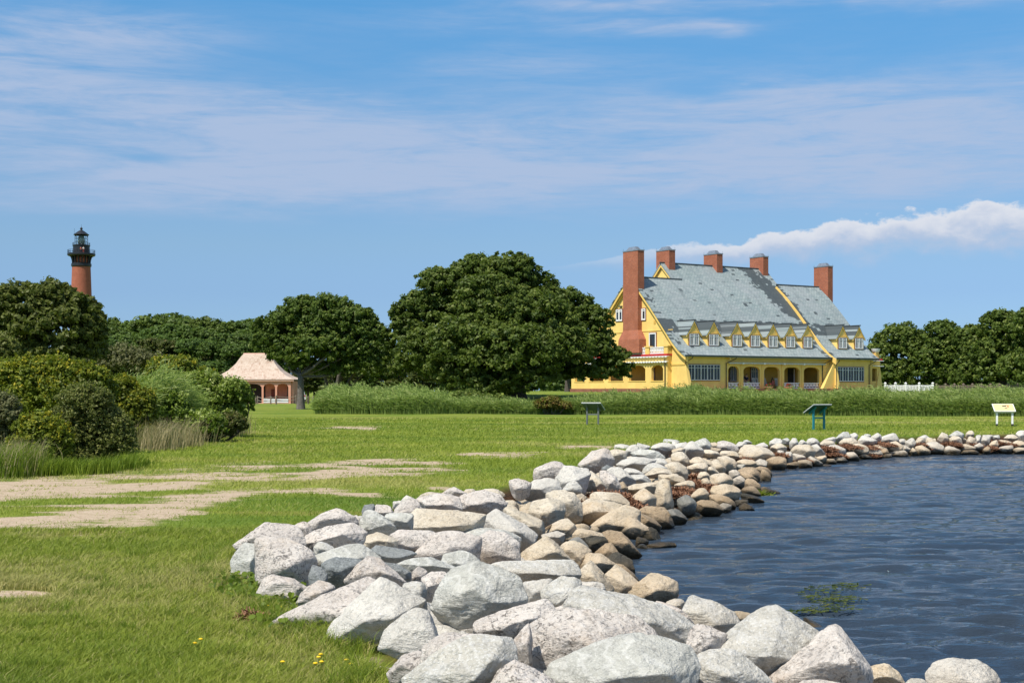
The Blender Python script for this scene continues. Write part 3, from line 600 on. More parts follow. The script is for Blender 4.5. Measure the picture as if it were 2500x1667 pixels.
ROCKS = """
1 blue|100,700 150,655 560,690 520,860 470,1010 450,1150 250,1170 110,1080|squared pale slab standing at the left tip of the rocks
1 granite|470,560 700,610 1080,640 1200,680 1290,800 1260,960 1200,1120 1130,1230 900,1170 640,1130 450,1200 480,1000 540,760|big speckled boulder with a dark right face beside the squared pale slab
1 granite|160,640 290,540 530,380 580,345 900,345 1000,370 1100,520 1120,640 900,700 400,700 200,690|broad rounded granite boulder behind the squared pale slab, ochre stain on top
1 granite|990,360 1050,325 1150,330 1210,380 1230,470 1150,520 1050,480|
1 granite|1190,350 1400,210 1560,160 1660,125 1720,160 1840,240 1850,350 1700,430 1260,470 1220,450|peaked granite boulder against the grass at the left end of the bank
1 granite|1830,240 1920,235 1930,400 1850,400|
1 granite|1080,590 1140,520 1400,420 1800,340 1850,370 1990,480 1930,600 1850,650 1600,650 1430,600 1300,640 1270,720 1110,630|long speckled slab in front of the peaked granite boulder
2 blue|-135,475 0,410 60,415 200,470 370,620 280,720 100,730 -60,690 -130,620|smooth blue grey boulder with a blade of grass in front of it
1 dark|1960,180 2000,90 2080,75 2160,85 2090,180 1960,240|
2 granite|20,400 100,300 160,290 250,310 360,380 360,420 190,465 100,430|
2 pale|360,260 450,245 500,265 430,330 360,330|
2 granite|370,400 400,320 500,260 590,235 700,265 760,370 650,450 500,480 380,440|
2 blue|200,475 320,435 560,460 640,450 540,560 520,650 400,640 350,610|
2 granite|715,240 740,210 950,150 1090,140 1240,190 1320,260 1350,380 1000,370 760,360|
2 granite|1240,200 1450,170 1640,120 1850,180 1930,290 1900,370 1550,410 1320,400|
2 granite|1100,130 1130,65 1260,58 1460,150 1300,170 1220,190|
2 granite|1460,150 1500,120 1620,100 1720,130 1700,180 1500,190|
2 tan|520,640 560,540 720,370 1060,390 1110,430 1500,440 1640,460 1690,590 1560,640 1250,660 1120,710 980,760 640,680|flat faced ochre stained block in the middle of the near bank
3 pale|-415,970 -205,880 0,1010 200,1110 320,1220 335,1370 60,1400 -100,1310 -350,1090|
3 tan|-100,830 0,850 200,930 400,1010 480,1060 440,1150 320,1210 200,1100 0,1000|
2 granite|280,720 400,655 640,680 760,630 960,760 900,900 740,980 500,940 380,830|
2 tan|0,730 170,710 290,760 320,810 410,830 400,920 220,940 -60,960 -100,800|
2 dark|60,960 130,900 240,930 690,990 400,1130 370,1150 210,1130 120,1040|thin dark slab overhanging a shadow beside the blue grey slab
1 blue|1280,820 1350,790 1720,660 1900,630 2000,700 2180,830 2130,900 1800,1000 1420,960 1340,930|wide blue grey slab with a small orange mark on top
1 grey|1280,690 1330,620 1450,610 1560,680 1500,760 1320,780|
1 dark|1410,940 1450,840 1700,850 1980,890 1880,1000 1740,1150 1560,1120 1440,1060|dark slate block with a black hollow in its face
1 dark|1200,1100 1260,950 1400,990 1450,1080 1440,1200 1250,1220|
1 granite|1760,1150 1900,960 2070,840 2200,870 2400,1030 2550,1180 2400,1180 2170,1210 1900,1200|pyramid shaped pink granite boulder right of the dark slate block
2 dark|200,1150 400,1170 590,1290 595,1400 510,1420 400,1340|
1 granite|490,1370 560,1170 600,1090 650,1065 950,1150 1170,1290 1100,1400 1020,1500 850,1480 600,1400|pinkish boulder sitting in green leaves at the lower left of the bank
1 granite|1030,1510 1110,1350 1200,1260 1330,1185 1580,1250 1400,1400 1200,1500|
1 tan|-150,1150 0,1110 80,1085 150,1130 150,1190 0,1200|small flat whitish stone lying alone in the grass
2 blue|400,1160 620,1060 800,1030 1000,1140 1060,1170 1300,1240 1000,1290 800,1330 600,1300 520,1220|
2 granite|700,1010 960,780 1080,710 1400,750 1570,800 1540,960 1500,1030 1300,980 1100,1020 1090,1130 900,1120|
2 blue|1090,1100 1100,1030 1330,980 1430,985 1560,1110 1470,1150 1300,1240 1060,1170|
2 granite|1510,1020 1570,810 1720,710 1930,740 2110,870 2140,1130 1900,1130 1600,1110|squarish speckled block just behind the big white veined boulder
2 blue|980,770 1500,640 1900,650 2150,780 2100,870 1900,720 1700,720 1560,800 1300,740|
2 granite|600,1400 620,1230 720,1190 830,1250 780,1370 700,1410|
2 granite|780,1370 900,1290 1180,1290 1020,1450 950,1560 840,1568 790,1450|
5 blue|280,590 330,330 430,160 600,0 720,-50 913,-142 1010,-130 1120,-50 1413,18 1550,110 1700,290 1720,420 1500,480 1200,600 960,690 880,740 640,750 370,680|great domed blue grey boulder laced with white veins
4 granite|150,680 420,500 730,320 1000,200 1270,80 1600,150 1560,400 1250,600 1000,700 940,800 830,860 600,870 560,720|huge sloping granite wedge whose tip runs into the grass
4 pale|860,1010 1000,700 1250,480 1560,200 1640,90 1750,100 2030,260 2220,400 2230,500 1900,700 1700,900 1650,960 1560,1060 1200,1050 1050,1020|huge smooth light grey slab left of the domed veined boulder
4 grey|1960,150 2220,100 2270,200 2280,280 2230,480 2100,330|
4 pale|1630,1050 1790,790 1950,650 2100,520 2220,500 2350,600 2430,700 2500,900 2349,1000 2280,1090 2000,1200 1850,1130|angular block with an orange tinted face under the domed boulder
4 granite|1700,1500 1950,1200 2250,1110 2349,1130 2300,1300 2000,1568 1750,1600|
5 granite|190,1310 220,1060 260,990 500,870 720,870 940,860 1100,870 1000,1000 700,1080 500,1120 350,1250|
5 grey|-20,1480 200,1310 460,1110 700,1020 900,880 1330,860 1420,960 1500,1130 1520,1240 1300,1500 1200,1700 100,1750|large grey boulder with a white streak at the bottom edge of the photo
5 granite|1150,1650 1300,1400 1520,1250 1700,1330 2020,1480 2080,1650 1700,1750|
5 granite|920,800 990,680 1200,600 1500,500 1900,390 1980,450 2050,560 1980,600 1760,740 1600,860 1480,900 1330,860 950,860|
5 granite|1480,900 1700,700 1750,750 1740,1200 1670,1300 1500,1100|
6 granite|250,1200 320,1100 560,990 1100,940 1650,1000 1800,1100 1950,1250 2000,1330 1870,1320 1570,1290 1350,1380 1080,1500 880,1650 500,1800 300,1650|massive cream and pink granite boulder, shaded on its left face
6 granite|570,930 720,880 900,900 1000,940 700,1010 600,1000|
6 grey|650,890 950,640 1060,600 1400,690 1850,820 2060,870 2350,1010 2570,1210 2520,1440 2300,1430 2020,1290 1650,1000 1100,950 900,900|long tilted slate grey slab above the massive cream boulder
6 grey|445,690 500,570 660,470 900,455 960,560 950,630 800,750 650,870 570,910 470,780|small crumpled grey and white rock between the domed boulder and the long slab
6 pale|150,530 600,470 500,570 440,680 450,790 300,790 200,650|
6 grey|-300,250 350,240 820,225 900,300 940,430 700,450 400,500 150,530 20,430 -200,400|
3 tan|60,1560 350,1370 470,1260 600,1250 700,1340 760,1450 800,1560 500,1600 150,1610|
3 tan|720,1390 780,1340 900,1325 1060,1400 1150,1450 1050,1530 920,1640 800,1580|
6 tan|920,420 1000,300 1120,250 1250,380 1450,640 1480,700 1330,670 1100,530 950,520|
6 tan|1010,200 1080,110 1250,130 1470,290 1400,330 1250,380 1120,260 1020,260|
6 tan|1290,430 1440,310 1520,330 1650,500 1830,570 1700,650 1650,680 1460,700 1340,560|
6 brown|1500,290 1600,310 1750,430 1850,570 1780,570 1650,480 1530,340|
6 wet|1350,200 1440,150 1490,110 1550,140 1620,210 1720,240 1800,370 1740,430 1600,320 1450,260|jagged black wet rock with a pointed top at the water
6 tan|1650,690 1830,590 1920,500 2000,440 2240,460 2330,520 2340,640 2310,720 2210,830 2080,780 1900,830 1700,790|blunt yellowish rock jutting into the water with a tuft of weed
6 pale|960,530 1150,515 1280,560 1340,670 1060,600 950,620|
7 grey|160,420 290,360 360,355 430,380 300,510 200,450|
7 grey|300,520 450,400 560,365 900,400 1060,530 1150,700 1060,780 990,890 800,840 560,750 420,640|blocky grey rock with a dark mossy right face at the water
7 tan|1090,560 1160,540 1300,560 1385,600 1340,660 1150,700|
7 granite|465,1000 500,850 570,760 760,790 980,890 900,1060 690,1140 600,1220 520,1100|knobbly reddish granite rock left of the tallest light grey boulder
7 granite|0,400 150,440 300,530 520,700 560,760 510,790 300,600 0,450|
7 blue|-1493,1480 -1370,1270 -1105,1150 -705,970 -405,840 -250,880 0,915 300,1035 460,1060 570,1190 575,1330 520,1568 480,1750 -1400,1750|huge bluish grey boulder in the centre of the bottom edge
7 grey|570,1230 700,1150 900,1080 1050,1080 1300,1230 1500,1400 1650,1568 1500,1700 650,1700 560,1500 590,1330|grey boulder with a dark hollowed left face at the bottom edge
8 grey|-590,1080 -480,890 -310,700 -130,650 130,520 290,455 370,460 590,620 780,720 960,850 900,950 600,1200 350,1400 150,1568 -100,1500 -300,1200|tall light grey boulder peaking over the water at lower right
8 tan|620,650 700,645 880,740 970,830 800,790|
8 granite|100,1600 350,1400 650,1150 900,900 1000,810 1120,775 1200,830 1290,980 1390,1120 1440,1220 1540,1290 1580,1360 1510,1430 1560,1568 1600,1750 300,1750|steep coarse granite boulder sloping down to the water at lower right
8 granite|620,1568 750,1500 900,1530 1150,1568 1100,1700 600,1700|
8 tan|1500,1430 1540,1380 1670,1350 1780,1285 1860,1310 2000,1430 2080,1568 2000,1650 1600,1650|rust edged pyramid rock at the foot of the coarse granite boulder
8 grey|2130,1568 2200,1510 2349,1500 2420,1560 2400,1680 2150,1680|small grey rock between the rusty pyramid rock and the lone pale boulder
0 pale|1750,900 1790,840 1880,800 2030,815 2110,850 2160,900 2190,960 2150,1060 1760,1060|lone pale boulder standing in the water at the bottom right
3 granite|270,430 320,300 360,220 450,180 510,150 600,175 680,190 740,240 760,300 640,400 500,420 330,440|tall whitish boulder rising above the grass edge below the big oak
3 pale|650,400 760,245 1130,260 1050,400 980,470 900,420 800,480 720,560 660,540|
3 tan|990,490 1050,390 1140,310 1290,430 1360,520 1350,560 1280,585 1010,570|overhanging pale slab with a deep shadow under it
3 grey|725,570 800,480 880,420 950,440 1000,540 980,600 880,625|plain grey triangular rock left of the overhanging slab
3 granite|-30,560 -20,440 80,415 180,440 260,480 180,590 100,630|
3 pale|100,620 330,440 500,410 620,440 680,560 500,590 380,620 180,640|
3 tan|250,880 330,700 450,640 560,680 720,760 750,900 680,1000 500,1060 430,1000|
3 tan|510,600 560,560 740,590 880,640 970,760 980,940 900,950 830,850 680,720 540,650|
3 tan|980,930 1000,740 1080,700 1270,730 1480,760 1640,800 1480,890 1300,970 1100,960|
3 tan|1080,700 1100,620 1180,600 1450,600 1560,630 1655,700 1640,790 1400,750|
3 tan|1130,1110 1300,970 1490,860 1650,770 1730,780 1800,870 1790,960 1640,1000 1500,1140 1300,1130|large sloping sandy rock in the middle of the bank near the water
3 tan|1510,1140 1640,990 1760,990 1900,1080 1980,1130 1960,1200 1830,1220 1700,1200|
3 brown|1790,960 1820,880 2000,990 2150,1110 2100,1140 1900,1060|
3 tan|1740,680 1860,580 1950,540 2040,640 2050,700 1950,800 1850,830 1770,770|egg shaped tan rock leaning beside brown dried weed
3 tan|2050,680 2100,470 2130,430 2270,460 2320,640 2280,790 2200,840 2080,810|upright yellow rock standing on end among the weed
3 brown|1840,880 1950,820 2180,830 2250,950 2310,1010 2280,1070 2100,1080 1960,980|
3 dark|2170,930 2280,820 2400,850 2500,1000 2380,1010 2250,980|
3 tan|380,1240 480,1160 620,1030 760,990 860,1010 900,1060 840,1110 740,1190 600,1160|flat tan rock with a stick lying on it
3 pale|390,1220 520,1170 620,1150 740,1200 680,1280 600,1260 480,1290|
3 tan|680,1280 740,1180 850,1100 1200,1150 1280,1240 1050,1260 900,1240 780,1300|
3 dark|760,1310 860,1240 960,1250 1080,1370 1060,1390 900,1320 790,1330|
3 wet|1040,1260 1330,1240 1360,1310 1200,1410 1100,1380|
3 brown|1290,1210 1380,1160 1480,1180 1560,1190 1640,1260 1740,1380 1830,1490 1700,1500 1540,1500 1440,1400 1350,1290|
3 brown|1170,1440 1350,1330 1420,1340 1440,1430 1540,1510 1400,1560 1250,1500|
3 wet|1800,1200 1850,1130 1980,1100 2060,1140 2120,1220 2110,1290 2000,1290 1900,1240|
3 wet|1760,1290 1800,1230 1900,1260 1950,1300 1860,1350|
3 wet|1900,1360 2000,1320 2280,1300 2340,1370 2200,1400 1950,1410|flat brown rock awash at the waterline
0 wet|-122,105 -95,68 -62,82 -50,108|small dark pointed stone standing in the water off the bank
9 granite|220,720 370,560 570,370 650,335 780,370 850,480 900,560 700,640 430,700 300,740|
9 tan|800,400 870,345 960,360 1160,420 1140,560 1000,600 880,560|
9 pale|950,350 970,290 1150,270 1210,300 1160,400 1050,400|
9 pale|1170,380 1200,310 1360,280 1400,370 1300,440 1200,440|
9 grey|1360,320 1390,255 1480,280 1640,320 1500,370 1440,400 1380,370|
9 blue|1300,440 1480,370 1600,360 1740,380 1860,450 1880,560 1600,560 1400,520|
9 pale|1000,600 1200,510 1500,540 1700,580 1650,650 1480,740 1100,640|
9 grey|1640,580 1800,540 1940,580 1970,640 1900,700 1780,640|
9 grey|1500,740 1600,660 1720,640 1960,720 1800,730 1560,800 1520,820|
9 blue|1870,230 1900,175 2000,190 2130,190 2180,220 2050,260 1900,270|
9 pale|1640,320 1760,260 1900,250 2100,270 2060,380 1880,400 1760,380|
9 tan|1510,850 1640,740 1740,715 1960,760 2020,840 1880,860 1700,810|
9 pale|1110,730 1170,720 1300,730 1430,800 1500,850 1400,880 1220,830|
9 pale|790,800 900,740 1060,740 1200,860 1330,960 1300,1010 1180,980 960,900|
9 grey|1280,850 1480,850 1640,970 1560,1000 1350,990 1240,900|
9 dark|680,740 800,670 920,740 800,780 720,770|
9 tan|2050,380 2230,330 2290,350 2200,430 2060,430|
9 tan|2020,440 2220,420 2330,520 2340,640 2200,580 2070,560|
9 tan|1920,690 1990,600 2100,600 2300,720 2349,900 2200,890 2040,850 1990,760|
9 tan|1800,860 2120,850 2290,960 2000,1000 1860,960|
9 granite|600,880 650,780 740,770 860,840 950,900 1010,1000 1100,1160 960,1150 850,1120 750,950|
9 brown|1010,1130 1050,1010 1130,990 1200,1080 1180,1160 1080,1170|
9 tan|1190,1160 1210,1060 1420,1030 1560,1010 1780,1010 1760,1090 1600,1120 1420,1110|
A pale|0,240 60,195 140,230 60,330 0,350|
A pale|0,420 100,260 230,215 290,260 240,350 130,410|
A blue|430,240 500,210 560,190 640,170 700,220 760,310 740,360 690,370 600,340 470,290|
A pale|230,350 290,240 400,235 560,320 650,390 520,450 400,480 260,450|
A tan|40,480 80,425 200,425 280,500 350,600 300,620 160,590 60,540|
A tan|320,640 420,530 540,520 660,600 750,680 670,700 600,640 400,660|
A tan|330,680 450,640 650,635 675,700 640,780 460,780 350,760|
A tan|500,450 620,380 740,385 900,430 930,470 850,500 700,480|
A tan|740,240 860,240 900,270 860,330 780,320|
A granite|870,320 900,240 990,215 1120,245 1240,290 1260,380 1160,400 1010,400|
A brown|760,330 940,360 950,400 900,420 760,380|
A tan|940,460 980,400 1200,410 1280,460 1300,520 1200,530 1050,510|
A pale|1220,270 1290,225 1380,220 1440,260 1380,300 1260,330|
A blue|1370,200 1440,185 1530,240 1420,250|
A tan|1280,440 1310,360 1420,300 1600,310 1700,360 1860,370 1940,440 1900,510 1780,550 1550,530 1380,520|
A pale|1600,290 1700,245 1800,240 1860,300 1800,350 1660,330|
A pale|1880,260 1890,190 1960,165 2080,170 2130,230 2060,260 1950,290|
A tan|1870,330 1950,280 2100,260 2180,310 2200,370 2060,400 1920,380|
A pale|2030,400 2070,370 2130,400 2160,460 2130,500 2060,480|
A grey|2170,450 2200,420 2290,420 2320,500 2290,580 2200,540|
A brown|1800,560 1960,520 2080,490 2170,560 2180,680 2120,720 2000,640 1860,600|
A grey|1570,600 1680,560 1800,580 1840,640 1800,700 1700,700 1600,660|
A tan|860,530 940,490 1040,490 1180,570 1230,640 1210,720 1100,740 960,650 900,580|
A tan|750,600 860,580 960,650 1060,800 980,820 860,740 780,660|
A tan|660,740 740,690 800,710 900,810 780,830 700,800|
A tan|500,880 560,810 640,800 720,850 740,900 680,940 560,920|
A tan|750,870 870,830 1020,820 1150,900 1170,960 1100,1000 920,1060 790,1080 760,1010|
A tan|570,930 680,930 760,1020 740,1080 640,1030|
A pale|1100,800 1150,750 1230,760 1300,830 1280,900 1180,910|
A blue|1220,720 1260,660 1400,650 1380,690 1260,745|
A tan|1240,600 1400,560 1560,570 1600,640 1500,690 1350,670|
A brown|1250,770 1400,700 1560,720 1660,820 1690,920 1640,960 1500,870 1380,790|
A brown|1310,810 1380,790 1600,930 1650,980 1500,950 1400,880|
A brown|1590,730 1700,700 1830,730 1920,810 1880,850 1700,800|
A brown|1680,870 1700,770 1800,770 1880,870 1900,960 1800,990 1700,950|
A pale|1140,970 1240,910 1340,860 1400,910 1440,970 1400,1050 1240,1030|
A brown|1400,1010 1450,940 1560,960 1680,1060 1700,1180 1560,1200 1450,1080|
A tan|780,1170 820,1090 940,1050 1160,1060 1290,1120 1330,1240 1290,1330 1100,1340 900,1270|round pinkish tan boulder just above the waterline rocks
A brown|1350,1150 1420,1080 1560,1070 1640,1160 1690,1230 1560,1240 1400,1200|
A brown|1700,1110 1780,1090 1900,1150 2060,1190 2050,1230 1850,1220 1720,1190|low brown rock pointing out into the water below the third chimney
A wet|1330,1230 1440,1200 1560,1340 1660,1300 1760,1360 1600,1370 1500,1370|
A tan|370,1280 440,1190 560,1090 640,1130 720,1220 660,1300 520,1310 420,1330|
A brown|440,1390 560,1330 700,1320 860,1420 960,1530 850,1568 560,1568 470,1500|
A dark|90,1400 170,1290 240,1230 330,1280 430,1370 470,1470 430,1568 150,1568|round charcoal boulder at the water beside a brown speckled one
A brown|740,1260 900,1240 1060,1290 1180,1380 1200,1460 1000,1420 860,1380|
A grey|880,1420 1000,1400 1130,1440 1110,1530 980,1530|
A wet|1230,1350 1330,1330 1460,1340 1490,1400 1350,1420 1250,1440|
A wet|1270,1480 1400,1400 1520,1460 1580,1540 1450,1550 1330,1530|
A tan|60,1040 220,970 340,950 420,1010 420,1080 300,1100 100,1060|
A tan|0,980 60,860 180,880 250,950 120,990|
B pale|220,420 260,320 340,325 390,380 330,460 260,480|
B pale|380,440 400,350 480,350 540,400 500,440|
B blue|60,330 140,300 220,330 210,400 130,400|
B pale|540,420 570,340 650,300 760,350 790,410 700,440 600,450|
B tan|240,560 300,470 480,470 600,440 690,560 600,640 500,670 380,620|
B grey|610,480 740,430 820,520 880,590 800,620 720,600|
B pale|280,600 480,690 560,700 460,730 380,740|
B tan|780,430 900,340 1050,380 1080,440 960,460 860,430|
B pale|910,330 1050,290 1110,310 1080,370 960,350|
B blue|1090,340 1160,250 1240,200 1340,205 1370,280 1290,310 1180,360|
B tan|1180,390 1280,310 1400,290 1490,370 1490,410 1360,440 1220,440|
B pale|1380,240 1470,205 1520,260 1480,330 1400,300|
B pale|930,490 1010,440 1130,460 1310,540 1280,580 1180,630 1040,590|
B tan|1360,500 1430,430 1580,420 1680,460 1720,550 1620,590 1460,580|tan boulder set in brown dried weed below the white fence
B pale|1510,400 1620,270 1760,300 1880,350 1790,410 1620,420|
B blue|1640,250 1710,220 1770,240 1720,300 1660,290|
B pale|1780,280 1880,200 1960,260 1980,340 1900,360 1800,330|
B pale|1980,300 2120,240 2230,220 2300,290 2290,350 2100,370 1990,360|
B tan|2010,470 2150,370 2280,355 2400,420 2420,540 2250,560 2080,520|
B tan|1790,460 1920,440 2060,500 2100,560 1940,540 1820,500|
B pale|1640,620 1700,540 1820,500 1930,540 1990,620 1850,650|
B brown|1930,540 2060,510 2120,600 2040,630 1960,610|
B tan|1560,660 1620,620 1760,640 1780,690 1640,700|
B tan|1900,670 2060,620 2160,610 2160,670 2040,690|
B pale|2110,600 2200,550 2400,550 2480,620 2400,680 2230,660|
B pale|1220,620 1300,560 1400,570 1490,600 1540,700 1440,740 1300,690|
B grey|1010,700 1100,670 1240,680 1310,740 1240,780 1110,760|
B tan|680,700 760,670 900,640 920,720 860,760 740,740|
B grey|560,700 620,660 740,720 840,790 780,830 640,770|
B tan|940,710 1060,710 1120,780 960,790|
B tan|370,750 500,720 620,760 640,850 540,870 410,830|
B brown|150,800 250,760 350,760 380,830 260,860 160,860|
B grey|130,640 170,580 260,580 280,660 260,730 180,710|
B wet|820,830 900,810 1050,830 1040,860 860,860|
C grey|60,620 120,560 230,540 270,640 240,720 110,690|
C tan|270,620 330,540 430,560 400,640 300,680|
C pale|360,520 470,490 560,560 500,620 400,580|
C tan|480,560 570,540 680,620 740,680 640,700 500,640|
C pale|470,680 560,620 680,640 800,700 800,790 660,800 560,740|
C tan|700,540 770,440 880,490 900,580 820,620 730,590|
C blue|930,500 1070,405 1190,470 1160,530 1000,540|grey pointed rock breaking the skyline of the bank left of the tan sign
C tan|930,560 1000,510 1120,520 1190,600 1100,640 960,620|
C tan|1230,480 1290,410 1370,405 1400,470 1330,510|
C tan|1260,560 1320,520 1420,560 1400,650 1280,660|
C grey|1420,540 1460,480 1530,490 1500,610 1430,640|
C grey|1500,580 1600,500 1700,530 1680,640 1560,650|
C pale|1560,490 1660,475 1780,500 1690,540|
C blue|1740,500 1870,480 1880,540 1780,560|
C tan|1690,620 1840,580 1870,640 1820,710 1700,700|
C pale|1400,690 1500,640 1570,690 1480,740|
C tan|1120,680 1240,660 1400,720 1440,760 1200,760|
C brown|1110,830 1180,770 1400,770 1480,830 1350,850|
C pale|820,800 880,700 1010,730 1120,780 1080,870 900,860|
C tan|160,820 220,735 310,800 300,850 200,870|
C tan|280,720 400,690 540,780 560,850 340,870|
C tan|1980,540 2060,480 2150,480 2240,540 2130,570|
C pale|2200,480 2240,410 2380,410 2400,540 2280,550|
C tan|2140,640 2220,600 2400,620 2420,720 2180,720|
C pale|1840,740 1980,700 2110,670 2130,740 2060,800 1900,790|
C tan|2120,760 2240,730 2420,740 2420,820 2180,830|
C brown|1560,740 1640,700 1720,740 1700,820 1600,820|
C tan|1860,580 2000,590 2160,640 2100,670 1900,620|
C tan|0,780 70,800 60,870 -40,880|
C grey|0,680 90,690 180,760 100,800 20,760|
C pale|-60,600 0,560 60,570 70,630 -20,650|
"""
KW = {'granite': 'speckled', 'pale': 'whitish', 'grey': 'light grey', 'blue': 'blue grey', 'dark': 'charcoal', 'tan': 'tan', 'brown': 'brown', 'wet': 'dark wet'}
rocks = []
def add_rock(V, c0, Fc, kind, lab, px, py, size):
    o = np_mesh('rock', V, [Fc], M[kind], smooth=True, loc=tuple(c0))
    o['category'] = 'rock'; o['group'] = 'rocks of the shore bank'
    rocks.append(dict(o=o, kind=kind, lab=lab.strip(), px=px, py=py, size=size)); return o
seed = 100
for line in ROCKS.strip().splitlines():
    head, pts, lab = line.split('|'); z_, kind = head.split(); ox, oy, sc_ = ZR[z_]
    q = np.array([[float(t) for t in p_.split(',')] for p_ in pts.split()]); q = np.column_stack([ox+q[:, 0]*sc_, oy+q[:, 1]*sc_])
    seed += 1; rr = np.random.RandomState(seed)
    c = q.mean(0); lo = q.min(0); hi = q.max(0); wp, hp = hi-lo
    Yc = pile_hit(c[0], lo[1]+.72*hp)
    inw = lab.startswith('lone') or 'off the bank' in lab
    if inw: Yc = (EYE-ZW)*F/(min(hi[1], 1668)-953)
    if lab.startswith('lone'): Yc = 8.3
    wm, hm = wp/F*Yc, hp/F*Yc
    th = .24*wm+.30*hm
    P3 = []
    def un(x, y, Y): P3.append(((x-1250)/F*Y, Y, EYE+(953-y)/F*Y))
    for x, y in q:
        ty = (y-lo[1])/hp; un(x, y, Yc+th*(.40-.62*ty))
    for f_ in (.25, .5, .78):
        xx = c[0]+(f_-.5)*wp*.62+rr.uniform(-.06, .06)*wp; yy = lo[1]+hp*rr.uniform(.42, .74); un(xx, yy, Yc-th*rr.uniform(.55, .85))
    for f_ in (.3, .7):
        un(c[0]+(f_-.5)*wp*.7, lo[1]+hp*.35, Yc+th*1.1)
        un(c[0]+(f_-.5)*wp*.6, lo[1]+hp*.8, Yc+th*.9)
    if hi[1] < 1660 and not ('overhanging' in lab or 'domed' in lab):
        for f_ in (.1, .9): un(c[0]+(f_-.5)*wp*.95, hi[1]+hp*.30, Yc+th*.35)
        un(c[0], hi[1]+hp*.40, Yc+th*.2)
    P3 = np.array(P3)
    sub = 6 if wp > 150 else (5 if wp > 55 else 4)
    if Yc > 34: sub = 4
    V, c0, Fc = rock_verts(P3, sub, seed, .8 if wp > 60 else .9)
    add_rock(V, c0, Fc, kind, lab, c[0], c[1], max(wm, hm))
# a few more rocks of the same bank outside the frame, so that the bank goes on
def block(kind, size, flat, rr, sub=4):
    n_ = rr.randint(9, 14); a = rr.normal(size=(n_, 3)); a /= np.linalg.norm(a, axis=1)[:, None]
    P3 = a*np.array([1.0, rr.uniform(.6, .95), flat])*size*.5
    return rock_verts(P3, sub, rr.randint(1, 9999), 1.0)
rr = np.random.RandomState(77)
# small broken stone and weed that fills the gaps of the bank
allV, allF, off, nfil, fm = [], [], 0, 0, []
while nfil < 1500:
    X, Y = rr.uniform(-3, 27), 6.2*(54/6.2)**rr.rand()
    q_, _ = band([(X, Y)])
    if not (.02 < q_[0] < 1.02) or X/Y > .47: continue
    sz = rr.uniform(.20, .56); V, c0, Fc = block('x', sz, rr.uniform(.5, .8), rr, 3)
    z = float(pile_z(np.array([[X, Y]]))[0])-.22-.10*rr.rand()
    allV.append(V+np.array([X, Y, z])); allF.append(Fc+off); fm += [1 if (Y < 17 and q_[0] < .75) or rr.rand() < .2 else 0]*len(Fc); off += len(V); nfil += 1
o = np_mesh('rock_rubble', np.concatenate(allV), [np.concatenate(allF)], [M['tan'], M['pale']], smooth=True)
mi = np.array(fm, np.int32); o.data.polygons.foreach_set('material_index', mi); o.data.update()
tag(o, 'small broken stone filling the gaps between the shore rocks', 'rubble', kind='stuff')
# labels: look + row + what stands straight above in the picture; ties get a place in order
marks = [(760, 'at the bank\'s left tip'), (1000, 'below the small oak'), (1200, 'under the big oak\'s left half'), (1400, 'under the big oak\'s right half'), (1500, 'below the grey sign'), (1590, 'below the tallest chimney'),
         (1690, 'below the second chimney'), (1790, 'below the third chimney'), (1920, 'below the fourth chimney'), (2060, 'below the teal sign'), (2170, 'below the house\'s right end'), (2290, 'below the white fence'), (2400, 'left of the tan sign'), (9999, 'below the tan sign')]
for r_ in rocks:
    if r_['lab']: continue
    x, y = r_['o'].location.x, r_['o'].location.y; q_ = float(band([(x, y)])[0][0])
    row = 'on the grass side' if q_ < .27 else ('mid bank' if q_ < .72 else 'at the waterline')
    siz = 'large' if r_['size'] > 1.3 else ('small' if r_['size'] < .8 else 'mid-sized')
    where = [m_ for lim, m_ in marks if r_['px'] < lim][0]
    r_['key'] = (f"{siz} {KW[r_['kind']]} rock", f"{row}, {where}")
from collections import defaultdict
dd = defaultdict(list)
for r_ in rocks:
    if not r_['lab']: dd[r_['key']].append(r_)
ORD = ['', 'second', 'third', 'fourth', 'fifth', 'sixth', 'seventh', 'eighth', 'ninth', 'tenth', 'eleventh', 'twelfth', 'thirteenth', 'fourteenth']
for key, rl in dd.items():
    rl.sort(key=lambda r_: r_['px'])
    for i, r_ in enumerate(rl):
        a, b2 = key
        if len(rl) == 1: r_['lab'] = f"{a} {b2}"
        elif len(rl) == 2: r_['lab'] = f"{a} {b2}, the {'left' if i == 0 else 'right'} one of two"
        else: r_['lab'] = f"{a} {b2}, {'leftmost' if i == 0 else ('rightmost' if i == len(rl)-1 else (ORD[i] if i < len(ORD) else 'farther')+' from left')}"
for r_ in rocks:
    r_['o']['label'] = ' '.join(r_['lab'].split()[:16])
